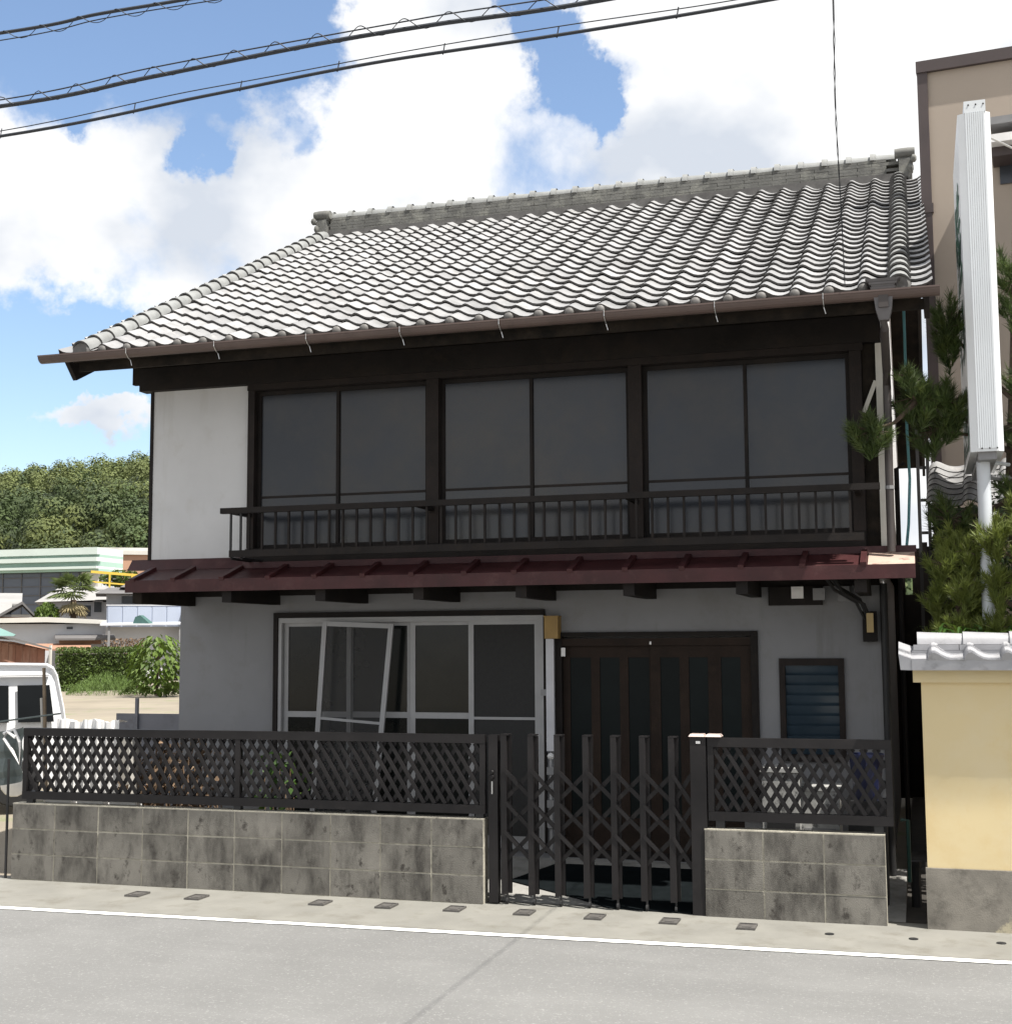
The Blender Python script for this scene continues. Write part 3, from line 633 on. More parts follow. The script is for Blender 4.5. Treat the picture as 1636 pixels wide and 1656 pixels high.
for a in ((4.03, .032, .035, 4.09, .048, .05), (4.09, .05, .052, 4.235, .068, .062), (4.235, .076, .068, 4.25, .084, .072), (4.25, .07, .064, 4.268, .08, .07), (4.268, .088, .076, 4.282, .094, .08), (4.282, .084, .074, 4.305, .115, .09)): frust(RH, *a)
RHO = part(RH, 'rain_head', mat('dark_grey_hopper', (.11, .105, .11), .5, .15, 6), GT)
arch = [(rx-.032, 4.11), (rx+.032, 4.11), (rx+.032, 4.185)]+[(rx+.032*math.cos(a), 4.185+.028*math.sin(a)) for a in [math.pi*i/6 for i in range(1, 6)]]+[(rx-.032, 4.185)]
part(MB().prism(arch, ry-.07, ry-.054), 'relief', PIPEBR, RHO)
part(MB().tube([(rx, ry, 4.04), (rx, ry+.02, 3.98), (2.892, .45, 3.80), (2.888, .57, 3.70), (2.882, .6, 3.0), (2.88, .6, 2.5)], .030, 10), 'downpipe', PIPEBR, GT, True)
part(MB().tube([(2.80, 1.22, 2.30), (2.80, 1.22, .1)], .030, 10), 'downpipe', BLACK, GT, True)
for zz in (3.45, 2.95): part(MB().tube([(2.8835, .6, zz), (2.8835, .6, zz+.025)], .034, 10), 'pipe_clip', GREY, GT)

# ================================================================== THINGS AT THE HOUSE FRONT
s = thing('screen_door', 'loose aluminium screen door leaning crooked in front of the sliding window', 'screen door', (-1.62, 1.2, .2))
tl, tr, bl, br = V((-1.815, 1.215, 2.06)), V((-1.205, 1.215, 2.035)), V((-1.915, 1.17, .2)), V((-1.365, 1.17, .2))
fr = MB()
def lp(a, b, k): return a+(b-a)*k
fr.bar(tl, bl, .042, .022).bar(tr, br, .042, .022).bar(tl+V((.021, 0, -.02)), tr+V((-.021, 0, -.02)), .04, .022).bar(bl+V((.021, 0, .02)), br+V((-.021, 0, .02)), .05, .022)
part(fr, 'frame', ALU, s)
a, b = lp(tl, bl, .44), lp(tr, br, .455); part(MB().bar(a, b, .022, .02), 'middle_bar', ALU, s)
scr = mat('fine_mesh_screen', (.05, .05, .05), .8, .1, 40)
sb = scr.node_tree; mxs = sb.nodes.new('ShaderNodeMixShader'); trn = sb.nodes.new('ShaderNodeBsdfTransparent'); mxs.inputs[0].default_value = .5
sb.links.new(trn.outputs[0], mxs.inputs[1]); sb.links.new(sb.nodes['Principled BSDF'].outputs[0], mxs.inputs[2]); sb.links.new(mxs.outputs[0], sb.nodes['Material Output'].inputs[0])
part(MB().quad(tl, bl, br, tr), 'screen', scr, s)
b_ = thing('signboard', 'narrow blank white vertical board hung below a small tan box beside the entrance', 'board', (.18, 1.22, .99))
part(MB().box(.147, .212, 1.20, 1.225, .997, 1.897), 'panel', mat('weathered_white_board', (.52, .52, .55), .6, .1, 6), b_)
part(MB().box(.10, .147, 1.205, 1.222, 1.44, 1.49), 'clip', GREY, b_)
t = solo(MB().box(.138, .252, 1.19, 1.2975, 1.90, 2.075).box(.133, .257, 1.185, 1.2975, 2.0755, 2.085), 'letter_box', TAN, (.195, 1.24, 1.9), 'small tan box fixed to the wall above the narrow white board', 'box')
p_ = thing('standpipe', 'short grey pipe with white joints standing below the narrow white board', 'pipe', (.178, 1.21, .15))
part(MB().tube([(.178, 1.21, .13), (.178, 1.21, .93)], .013, 8), 'tube', ALU, p_)
part(MB().lathe([(.0, -.03), (.022, -.018), (.03, 0), (.022, .018), (.0, .03)], (.178, 1.21, .955), n=10), 'knob', WHITEST, p_, True)
for z in (.84, .73, .58, .42): part(MB().box(.15, .206, 1.185, 1.235, z-.03, z+.03), 'joint', GREY, p_)
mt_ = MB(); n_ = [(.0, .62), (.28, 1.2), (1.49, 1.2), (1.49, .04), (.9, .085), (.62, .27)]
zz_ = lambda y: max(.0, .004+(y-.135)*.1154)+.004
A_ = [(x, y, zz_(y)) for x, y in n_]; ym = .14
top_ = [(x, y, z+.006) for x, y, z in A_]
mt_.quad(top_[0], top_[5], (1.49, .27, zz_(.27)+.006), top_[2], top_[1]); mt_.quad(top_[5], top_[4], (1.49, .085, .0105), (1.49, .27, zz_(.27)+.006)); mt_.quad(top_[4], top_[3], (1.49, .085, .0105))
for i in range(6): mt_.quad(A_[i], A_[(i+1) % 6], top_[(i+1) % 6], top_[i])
solo(mt_, 'yard_shade_sheet', mat('yard_shade_tone', (.008, .010, .011), 1.0, .2, 12, spec=.0), (.9, .75, .08), 'added dark sheet painting the shade between the folding gate and the entrance door', 'painted shade')  # dark sheet added to paint the yard, post and fence shade
# white boxes and a blue bucket seen behind the short lattice
for i, (x, y, z, dx, dz, m, l) in enumerate(((1.94, .95, .13, .17, .42, GREY, 'grey box low behind the short lattice fence, nearer the door'), (2.06, .7, .13, .13, .80, mat('light_grey_enamel', (.34, .34, .33), .6, .2, 9, (.1, .1, .1), (.55, .62)), 'tall light grey box behind the middle of the short lattice fence'),
                                  (2.32, .85, .13, .14, .66, MATS.get('light_grey_enamel', GREY), 'pale box behind the right part of the short lattice fence'))):
    t = thing('storage_box', l, 'box', (x, y, z))
    part(MB().box(x-dx, x+dx, y-.15, y+.15, z, z+dz), 'body', m, t)
    part(MB().box(x-dx-.012, x+dx+.012, y-.162, y+.162, z+dz+.0005, z+dz+.03), 'lid', m, t)
    part(MB().box(x-dx+.03, x+dx-.03, y-.158, y-.151, z+dz*.35, z+dz*.6), 'front_panel', BLACK if i == 1 else GREY, t)
b_ = thing('bucket', 'dark blue bucket at the right end behind the short lattice fence', 'bucket', (2.66, .6, .05))
part(MB().lathe([(.09, .0), (.12, .3), (.128, .3), (.128, .32), (.115, .32), (.088, .02)], (2.66, .6, .75), n=14), 'body', mat('blue_plastic', (.008, .012, .045), .4), b_)
part(MB().box(2.53, 2.79, .47, .73, .05, .75), 'stand', BLACK, b_)
# right-hand passage
h_ = solo(MB().tube([(3.02, 1.3, 4.45), (3.018, 1.3, 3.9), (3.012, 1.31, 3.5), (3.02, 1.3, 3.1), (3.0, 1.32, 2.75), (2.97, 1.3, 2.5)], .011, 8), 'hanging_hose', TURQ, (3.0, 1.3, 2.5), 'turquoise hose hanging straight down beside the house', 'hose', smooth=True)
l_ = thing('ladder', 'dark narrow ladder standing upright in the gap beside the house', 'ladder', (3.12, 2.6, 0))
for x in (3.085, 3.165): part(MB().box(x-.014, x+.014, 2.58, 2.62, 0, 3.95), 'rail', BLACK, l_)
for k in range(13): part(MB().box(3.0995, 3.1505, 2.59, 2.61, .25+.28*k, .275+.28*k), 'rung', BLACK, l_)
l_ = solo(MB().tube([(2.90, 3.2, 0), (2.90, 3.2, 3.42), (2.97, 3.2, 3.47)], .022, 8), 'vent_pipe', DARKMETAL, (2.9, 3.2, 0), 'dark bent vent pipe rising in the gap beside the house', 'pipe', smooth=True)
t = thing('back_fence', 'dark board fence closing the far end of the gap beside the house', 'fence', (3.1, 7.6, 0))
for i, (x, z1) in enumerate(((2.765, 3.0), (2.855, 3.02), (2.945, 2.42), (3.035, 2.98), (3.125, 3.05), (3.215, 3.0), (3.305, 3.0), (3.395, 3.0))):
    part(MB().box(x-.048, x+.048, 7.56+.0205*(i % 2), 7.58+.0205*(i % 2), 0, z1), 'board', WOOD, t)
for z in (.5, 1.2, 2.1, 2.62): part(MB().box(2.7, 3.45, 7.602, 7.64, z, z+.06), 'rail', WOOD, t)
t = thing('drain_pipes', 'dark drain pipe with elbow in the gap right of the short block wall', 'pipe', (2.93, .6, 0))
part(MB().tube([(2.88, .55, .62), (2.93, .55, .62), (2.93, .55, .2)], .014, 8), 'tube', mat('green_hose', (.02, .06, .05), .5), t)
part(MB().tube([(2.97, .7, 0), (2.97, .7, .28)], .035, 10).lathe([(.045, 0), (.045, .04)], (2.97, .7, .28), n=10), 'stub', BLACK, t)

# ================================================================== OCHRE GARDEN WALL
gw = thing('garden_wall', 'ochre plastered garden wall with grey base and tiled coping at the right edge', 'wall', (4.5, .1, 0))
GX0, GX1 = 3.05, 6.6
part(MB().box(GX0, GX1, 0, .2, .39, 1.59), 'plaster', YELLOW, gw)
part(MB().box(GX0-.012, GX1, -.022, .222, -.05, .389), 'base', BASEC, gw)
part(MB().box(GX0-.05, GX1, -.035, .235, 1.5905, 1.672), 'cornice', YELLOW, gw)
ct = [(-.028, -.004), (-.020, .03), (-.004, .046), (.014, .048), (.034, .038), (.06, .018), (.09, .003), (.12, -.004), (.16, -.004), (.19, .0), (.205, .002)]
cy, sy_ = math.cos(R(24)), math.sin(R(24))
CT = tilegeo(MB(), (0, 0, 0), .068, ln=.23, ex=X3, ey=Y3, ez=Z3, prof=ct, h0=.03, dr=.012, edge=False).mesh('coping_tile', V((0, 0, 0)), COPING, True)
for k in range(16): put(CT, 'coping_tile', gw, (3.127+.2257*k, -.125, 1.716), (R(24), 0, 0))
for k in range(16): put(CT, 'coping_tile', gw, (3.127+.2257*k+.17, .325, 1.716), (R(24), 0, R(180)))
part(MB().hexa([(2.925, -.13, 1.675), (2.995, -.125, 1.672), (2.995, .1, 1.75), (2.925, .1, 1.76), (2.915, -.13, 1.775), (2.995, -.125, 1.745), (2.995, .1, 1.83), (2.915, .1, 1.86)]).box(2.995, 3.125, -.123, -.09, 1.673, 1.745).hexa([(2.995, -.1, 1.70), (3.125, -.1, 1.70), (3.125, .1, 1.79), (2.995, .1, 1.79), (2.995, -.12, 1.742), (3.125, -.12, 1.74), (3.125, .1, 1.83), (2.995, .1, 1.83)]), 'end_tile', COPING, gw)
for k in range(12): part(MB().box(3.01+.29*k, 3.296+.29*k, -.01, .21, 1.802, 1.838), 'noshi_tile', COPING, gw)
KR = half(MB(), (0, 0, 0), .085, .072, .30, X3, Y3, Z3).mesh('coping_ridge_tile', V((0, 0, 0)), COPING, True)
for k in range(12): put(KR, 'coping_ridge_tile', gw, (3.035+.29*k, .1, 1.84), (0, 0, R(-90)))
part(MB().box(2.996, GX1, -.131, -.112, 1.672, 1.742), 'eave_strip', COPING, gw)
part(MB().box(3.0, GX1, -.02, .22, 1.673, 1.80), 'bedding', COPING, gw)

# ================================================================== BEIGE NEIGHBOUR
bb = thing('beige_building', 'tall beige stucco building with brown roof edge rising behind the sign', 'building', (5, 4, 0))
th = R(-5.5); dxv = V((math.cos(th), math.sin(th), 0)); dyv = V((-math.sin(th), math.cos(th), 0)); bo = V((3.205, 2.9, 0))
def bp_(u, v, z): return bo+dxv*u+dyv*v+V((0, 0, z))
def bbox(mb, u0, u1, v0, v1, z0, z1): return mb.hexa([bp_(u0, v0, z0), bp_(u1, v0, z0), bp_(u1, v1, z0), bp_(u0, v1, z0), bp_(u0, v0, z1), bp_(u1, v0, z1), bp_(u1, v1, z1), bp_(u0, v1, z1)])
part(bbox(MB(), .005, 5, .0, .16, 0, 7.0), 'wall', BEIGE, bb)
part(bbox(MB(), .25, 5, .1605, 6.5, 0, 4.6), 'rear_wall', BEIGE, bb)
part(bbox(MB(), -.01, 5.05, -.045, .20, 6.955, 7.06), 'roof_edge', BROWNM, bb)
part(bbox(MB(), -.004, .084, -.03, .17, 0, 6.954), 'corner_trim', BROWNM, bb)
part(bbox(MB(), -.008, .096, -.036, .05, 5.66, 5.745), 'trim_joint', BROWNM, bb)
AW = part(bbox(MB(), .61, 4.5, -.42, -.001, 6.24, 6.305), 'awning', GREY, bb)
part(bbox(MB(), .61, 4.5, -.43, -.30, 6.08, 6.15), 'awning_rail', WHITEST, AW)
part(bbox(MB(), .61, 4.5, -.30, -.001, 6.0, 6.08), 'awning_soffit', BROWNM, AW)
part(bbox(MB(), .66, 4.4, -.02, -.0012, 5.84, 5.999), 'window', FARGL, bb)  # no window here: dark strip paints the shaded underside of the awning
pr_ = part(bbox(MB(), .06, 3.0, -1.22, -.001, 2.84, 2.90), 'porch_roof', BROWNM, bb)
e1 = (dyv*math.cos(R(38))+V((0, 0, 1))*math.sin(R(38))); e2 = dxv.cross(e1)
for c in range(4):
    for r in range(7):
        mb = MB(); tilegeo(mb, bp_(.085+.27*c, -1.26, 2.875)+e1*.085*r, .016, ln=.1, ex=dxv, ey=e1, ez=e2, h0=.05, dr=.02, sc=1.22)
        part(mb, 'porch_tile', TILE, pr_, True)

# ================================================================== SIGN
sg_ = thing('shop_sign', 'tall white ribbed sign box on a pole above the garden wall', 'sign', (3.53, .6, 0))
SX0, SX1, SY0, SY1, SZ0, SZ1 = 3.435, 3.655, .42, 1.75, 3.17, 5.60
cor = [(SX0, SY0+.02), (SX0+.045, SY0), (SX1-.035, SY0), (SX1, SY0+.03), (SX1, SY1), (SX0, SY1)]
m_ = MB(); n = len(m_.v)
for z in (SZ0, SZ1):
    for x, y in cor: m_.v.append((x, y, z))
k = len(cor)
for i in range(k): m_.f.append((i, (i+1) % k, k+(i+1) % k, k+i))
m_.f.append(tuple(range(k))[::-1]); m_.f.append(tuple(range(k, 2*k)))
part(m_, 'box', WHITEP, sg_)
for i in range(9): part(MB().box(SX0+.052+.0145*i, SX0+.0625+.0145*i, SY0-.006, SY0-.0005, SZ0+.02, SZ1-.0), 'rib', SIGNP, sg_)
part(MB().box(SX0+.045, SX1-.03, SY0-.004, SY0+.2, SZ1+.001, SZ1+.085), 'top_bracket', SIGNP, sg_)
part(MB().box(SX0+.05, SX1-.05, SY0+.03, SY1-.02, SZ0-.055, SZ0-.001), 'bottom_bracket', GREY, sg_)
for i in range(3):
    for zz in (SZ1+.055, SZ0+.02): part(MB().lathe([(.006, 0), (.006, .004)], (SX0+.075+.05*i, SY0-.0075 if zz < 4 else SY0-.0045, zz), (0, -1, 0), 6), 'bolt', DARKMETAL, sg_)
def strokes(zc, h):     # brush-like green print on the sign's side
    mb = MB(); x = SX0-.002
    for _ in range(5):
        y0, y1 = sorted((U(.55, 1.65), U(.55, 1.65))); z = zc+U(-h/2, h/2)
        mb.bar((x, y0, z), (x, max(y1, y0+.35), z+U(-.03, .05)), .026, .0015, (1, 0, 0))
    for _ in range(3):
        y = U(.6, 1.6); mb.bar((x-.0016, y, zc-h/2), (x-.0016, y+U(-.2, .2), zc+h/2), .11, .0015, (1, 0, 0))
    part(mb, 'lettering', SIGNPR, sg_)
for zc, h in ((5.12, .2), (4.9, .16), (4.72, .14), (4.52, .12), (4.22, .2), (4.0, .2), (3.62, .16), (3.45, .14), (3.29, .12)): strokes(zc, h)
part(MB().tube([(3.522, .62, 0), (3.522, .62, 3.12)], .047, 14), 'pole', POLEW, sg_, True)
part(MB().tube([(3.56, .7, 3.13), (4.6, 1.6, 3.05)], .014, 6), 'arm', POLEW, sg_)
part(MB().tube([(3.56, .7, 3.02), (4.6, 1.6, 3.02)], .022, 6), 'arm', GREY, sg_)
part(MB().tube([(3.65, .72, 5.52), (4.6, 1.7, 5.3)], .008, 6), 'stay', STEEL, sg_)

# ================================================================== TREES AND SHRUBS BY THE GARDEN WALL
def pine(name, label, loc, trunk, limbs, ln=.095, m=NEEDLE, n=26, wd=.0032):
    t = thing(name, label, 'tree' if 'tree' in name else 'shrub', loc)
    part(MB().tube([p for p, r in trunk], [r for p, r in trunk], 9), 'trunk', BARK, t, True)
    nd = MB(); br = MB()
    for base, tip, rad, cnt in limbs:
        base, tip = V(base), V(tip); mid = (base+tip)/2+V((0, 0, -.05)); br.tube([base, mid, tip], [.022, .015, .007], 6)
        for _ in range(cnt):
            q = ball(1, tip, rad, 0.)[0]; d = (q-tip); d.z = abs(d.z)*.5+.12+d.z*.3
            br.tube([tip+(q-tip)*.1, q], [.004, .003], 4, False)
            for k in range(3): tuft(nd, q-d.normalized()*.035*k, d+V((0, 0, .08)), n, ln, wd)
    part(br, 'branch', BARK, t); part(nd, 'needles', m, t)
    return t
pine('pine_tree', 'dark green pine tree reaching a branch across the gap in front of the house', (3.75, 1.0, 0),
     [((3.78, 1.0, 0), .07), ((3.8, .95, 1.6), .06), ((3.72, .85, 2.9), .05), ((3.78, .9, 3.9), .035), ((3.82, .9, 4.9), .015)],
     [((3.74, .85, 3.2), (3.30, .7, 3.58), (.19, .22, .17), 46), ((3.30, .7, 3.55), (3.09, .62, 3.62), (.20, .16, .17), 46), ((3.09, .62, 3.58), (2.77, .45, 3.36), (.17, .14, .13), 40),
      ((3.09, .62, 3.6), (3.05, .5, 3.74), (.12, .12, .07), 14), ((3.75, .85, 3.6), (3.33, .8, 4.15), (.13, .16, .27), 44), ((3.75, .85, 3.4), (3.20, .75, 3.38), (.2, .2, .17), 34),
      ((3.8, .9, 4.2), (3.78, .8, 4.45), (.16, .2, .3), 34), ((3.8, .9, 3.6), (3.86, .75, 3.8), (.2, .2, .3), 34), ((3.8, .9, 3.4), (3.8, .7, 3.4), (.18, .2, .25), 26),
      ((3.75, .85, 2.9), (3.30, .9, 2.75), (.22, .2, .22), 34), ((3.75, .85, 2.9), (3.78, .75, 2.9), (.2, .2, .25), 30), ((3.8, .9, 4.2), (4.2, .8, 4.3), (.3, .3, .3), 30), ((3.8, .9, 3.2), (4.3, .8, 3.3), (.35, .3, .3), 30)])
pine('young_pine', 'upright bright green young pine left of the sign pole', (3.3, .75, 0),
     [((3.32, .75, 0), .03), ((3.32, .72, 1.7), .022), ((3.33, .7, 2.55), .008)],
     [((3.32, .72, 1.6+.1*i), (3.31+.20*math.cos(i*2.3)*(1-.07*i), .66+.17*math.sin(i*2.3)*(1-.07*i), 1.80+.088*i), (.13, .12, .12), 26) for i in range(10)], .075, NEEDLEY, 26, .0038)
pine('bushy_pine', 'dense dark young pine right of the sign pole', (3.68, .5, 0),
     [((3.70, .55, 0), .035), ((3.70, .5, 1.8), .025), ((3.71, .5, 2.8), .008)],
     [((3.70, .52, 1.6+.12*i), (3.73+.15*math.cos(i*2.1+1), .5+.17*math.sin(i*2.1+1), 1.85+.105*i), (.15, .15, .14), 24) for i in range(10)], .085, NEEDLEY, 26, .0038)
dsb = thing('evergreen_shrub', 'dark dense evergreen shrub in the shade behind the young pine', 'shrub', (3.45, 1.3, 0))
m_ = MB(); leaves(m_, ball(2600, (3.42, 1.25, 2.35), (.30, .3, .55), .15)+ball(2200, (3.85, 1.35, 2.5), (.35, .3, .7), .15)+ball(900, (3.55, 1.3, 1.6), (.4, .25, .3), .1), .055, asp=.45)
part(m_, 'foliage', mat('dark_evergreen_leaves', (.022, .04, .012), .5, .4, 6, (.04, .065, .018), (.5, .7), leaf=.15), dsb)
part(MB().tube([(3.42, 1.25, 0), (3.42, 1.25, 2.3)], .03, 7).tube([(3.45, 1.27, .4), (3.84, 1.35, 2.3)], .022, 6), 'trunk', BARK, dsb)
bl = thing('broadleaf_plant', 'low plant with long glossy strap leaves above the garden wall coping', 'plant', (3.55, .42, 1.4))
for i in range(52):
    a = U(0, 6.28); c = V((3.2+.5*random.random(), U(.32, .55), 1.80)); ln = U(.14, .34); d = V((math.cos(a), math.sin(a)*.5, 0)); wdt = U(.012, .03); sd_ = V((-d.y, d.x, 0))*wdt
    p = [c, c+d*ln*.4+V((0, 0, ln*.5)), c+d*ln*.8+V((0, 0, ln*.55)), c+d*ln*1.15+V((0, 0, ln*.25))]
    w_ = [.4, 1, .8, .05]; m_ = MB()
    for j in range(3): m_.quad(p[j]-sd_*w_[j], p[j]+sd_*w_[j], p[j+1]+sd_*w_[j+1], p[j+1]-sd_*w_[j+1])
    part(m_, 'leaf', BROADL, bl)
m_ = MB()
for i in range(8): m_.tube([(3.3+.07*i, .45, .3), (3.3+.07*i, .44, 1.82)], .012, 5)
part(m_, 'stem', BARK, bl)

# ================================================================== OVERHEAD CABLES
def cable(label, pts, r, spiral, mess):
    t = thing('overhead_cable', label, 'cable', pts[0], 'overhead cables above the roof')
    # smooth through the points
    P_ = [V(p) for p in pts]; line = []
    for i in range(len(P_)-1):
        a, b, c, d = P_[max(i-1, 0)], P_[i], P_[i+1], P_[min(i+2, len(P_)-1)]
        for k in range(10):
            u = k/10; line.append(.5*((2*b)+(c-a)*u+(2*a-5*b+4*c-d)*u*u+(3*b-a-3*c+d)*u**3))
    line.append(P_[-1])
    part(MB().tube(line, r, 7), 'sheath', CABLE, t, True)
    ms = [p+V((0, 0, mess+.01*math.sin(p.x*2.1))) for p in line]
    part(MB().tube(ms, r*.35, 5), 'messenger_wire', CABLE, t, True)
    sp = MB()
    if spiral:
        pt = []
        for i in range(len(line)-1):
            for k in range(4):
                q = line[i]+(line[i+1]-line[i])*k/4; a = q.x*2*math.pi/.33
                pt.append(q+V((0, math.cos(a)*.03, mess/2+math.sin(a)*abs(mess)*.75)))
        sp.tube(pt, r*.25, 4)
        part(sp, 'lashing_wire', CABLE, t)
    else:
        for i in range(2, len(line)-1, 6):
            sp.tube([line[i]-V((0, 0, r*1.5)), line[i]+V((.015, 0, mess+.01))], r*.4, 4)
        part(sp, 'hanger_clip', CABLE, t)
cable('overhead cable with lashing wire, highest one at the upper left', [(-12, -1, 6.9), (-7, -1, 6.66), (-3.566, -1, 6.573), (-2.69, -1, 6.597), (-1.85, -1, 6.60), (0, -1, 6.63), (4, -1, 6.8), (12, -1, 7.3)], .013, True, -.05)
cable('overhead cable with lashing wire, middle one of three', [(-12, -1, 6.3), (-7, -1, 6.05), (-3.545, -1, 5.985), (-2.251, -1, 6.042), (-.951, -1, 6.105), (-.016, -1, 6.122), (1.228, -1, 6.12), (4, -1, 6.25), (12, -1, 6.8)], .016, True, .06)
cable('overhead cable with plain clips, lowest one of three', [(-12, -1, 5.95), (-7, -1, 5.76), (-3.536, -1, 5.747), (-1.786, -1, 5.839), (-.476, -1, 5.908), (.866, -1, 5.92), (2.258, -1, 5.953), (4, -1, 6.05), (12, -1, 6.6)], .012, False, .05)
pts = [(2.64, -.03, 4.29), (2.70, -1.2, 4.27), (2.756, -3, 4.34), (2.82, -4.5, 4.0+.75), (2.95, -8, 5.9), (3.05, -12, 7.3)]
pts = [V((2.643, -.03, 4.30))]
for y, px_x, z in ((-1.5, 2.70, 4.28), (-3, 2.757, 4.34)): pass
# service wire from the eave to a pole across the street
m_ = MB(); ln = []
for i in range(41):
    u = i/40; y = -.03-u*6.5; ln.append(V((2.643+.255*u, y, 4.30-.86*u+(-.35)*u*(1-u)*0+(.0))))
K_ = [V((2.643, -.03, 4.29)), V((2.705, -1.6, 4.33)), V((2.757, -3, 4.40)), V((2.83, -4.5, 4.52)), V((2.93, -7.5, 4.9)), V((3.3, -14, 6.2))]
ln = []
for i in range(len(K_)-1):
    a, b, c, d = K_[max(i-1, 0)], K_[i], K_[i+1], K_[min(i+2, len(K_)-1)]
    for k in range(8):
        u = k/8; ln.append(.5*((2*b)+(c-a)*u+(2*a-5*b+4*c-d)*u*u+(3*b-a-3*c+d)*u**3))
ln.append(K_[-1])
sw = thing('service_wire', 'thin twisted service wire running down to the right end of the eave', 'cable', K_[0])
for ph in (0, math.pi):
    tw = [q+V((.0035*math.cos(i*1.9+ph), 0, .0035*math.sin(i*1.9+ph))) for i, q in enumerate(ln)]
    part(MB().tube(tw, .0021, 5), 'wire', CABLE, sw)

# ================================================================== LEFT LOT
def van():
    t = thing('parked_van', 'white van with dark side windows parked beyond the left end of the lattice fence', 'van', (-6.69, 4.46, 0))
    t.rotation_euler.z = R(36); t.location.x += .05
    prof = [(-10.0, .28), (-6.70, .28), (-6.685, .45), (-6.69, .95), (-6.72, 1.15), (-6.80, 1.52), (-6.84, 1.60), (-6.92, 1.645), (-9.3, 1.70), (-9.6, 1.55), (-9.85, .95), (-10.0, .8)]
    m_ = MB(); k = len(prof)
    for y, ins in ((4.50, .10), (4.46, .03), (4.46, 0), (5.94, 0), (5.94, .03), (5.90, .10)):
        for x, z in prof:
            f = max(0, (z-1.0)/.7); yy = y+(.09*f if y < 5.2 else -.09*f); xx = x+(ins*.4 if x < -8.3 else -ins*.4); m_.v.append((xx, yy, z-(ins*.3 if z > 1 else 0)))
    for r in range(5):
        for i in range(k): m_.f.append((r*k+i, r*k+(i+1) % k, (r+1)*k+(i+1) % k, (r+1)*k+i))
    m_.f.append(tuple(range(k))); m_.f.append(tuple(range(5*k, 6*k))[::-1])
    part(m_, 'body', VANW, t)
    def win(x0, x1, x0t, x1t):
        z0, z1 = .975, 1.405; y = lambda z: 4.452+.09*max(0, (z-1)/.7)
        m = MB().hexa([(x0, y(z0), z0), (x1, y(z0), z0), (x1, y(z0)+.012, z0), (x0, y(z0)+.012, z0), (x0t, y(z1), z1), (x1t, y(z1), z1), (x1t, y(z1)+.012, z1), (x0t, y(z1)+.012, z1)])
        part(m, 'side_window', VANG, t)
    win(-7.23, -6.83, -7.25, -6.89); win(-8.3, -7.33, -8.3, -7.345); win(-9.4, -8.4, -9.2, -8.4)
    part(MB().box(-9.2, -6.9, 4.5, 4.56, 1.512, 1.522), 'drip_rail', GREY, t)
    part(MB().box(-6.80, -6.63, 4.47, 5.93, .26, .44), 'bumper', GREY, t)
    for x in (-7.25, -9.3):
        for y in (4.46, 5.8):
            wh = part(MB().lathe([(.16, 0), (.26, .01), (.275, .03), (.275, .13), (.26, .15)], (x, y, .275), (0, 1, 0), 18), 'wheel', BLACK, t, True)
            part(MB().lathe([(.03, -.012), (.15, -.006), (.16, .0)], (x, y, .275), (0, 1, 0), 14), 'rim', STEEL, wh)
van()
for i, (p, q, r, l) in enumerate((((-4.825, 1.5, 1.66), (-4.70, 1.45, .0), .016, 'taller brown pole leaning in front of the white van'), ((-4.83, 1.48, 1.38), (-4.74, 1.5, .0), .013, 'shorter grey pole leaning in front of the white van'))):
    solo(MB().tube([p, q], r, 7), 'garden_pole', BAMBOO if i == 0 else PALE, q, l, 'pole', 'poles leaning by the van')
solo(MB().box(-4.075, -4.06, .02, .035, -.05, .95), 'thin_stake', BLACK, (-4.067, .03, 0), 'thin black stake at the left end of the long block wall', 'stake')
m_ = MB(); nx, nz = 10, 8
for i in range(nx):
    for j in range(nz):
        def q(a, b): return (-4.95+.66*a/nx, .55+.05*math.sin(a*1.7)+.02*math.sin(b*2), .72+.46*b/nz-.05*math.sin(3.14*a/nx))
        m_.quad(q(i, j), q(i+1, j), q(i+1, j+1), q(i, j+1))
nt_ = thing('garden_net', 'grey green garden net strung at the left edge beside the lattice fence', 'net', (-4.6, .55, 0))
part(m_, 'mesh', NETG, nt_, True)
part(MB().tube([(-5.3, .55, 1.16), (-4.7, .56, 1.2), (-4.1, .75, 1.28)], .008, 5), 'cord', NETG, nt_)
rp_ = MB()
K_ = [(-4.47, .48, 1.12), (-4.36, .47, 1.16), (-4.30, .47, 1.05), (-4.29, .47, .86), (-4.36, .46, .97), (-4.45, .46, 1.08), (-4.42, .46, 1.14), (-4.33, .45, 1.09)]
solo(rp_.tube(K_, .014, 6), 'white_tie', WHITEST, (-4.38, .47, .9), 'white plastic tie knotted on the net at the left edge', 'tie', smooth=True)
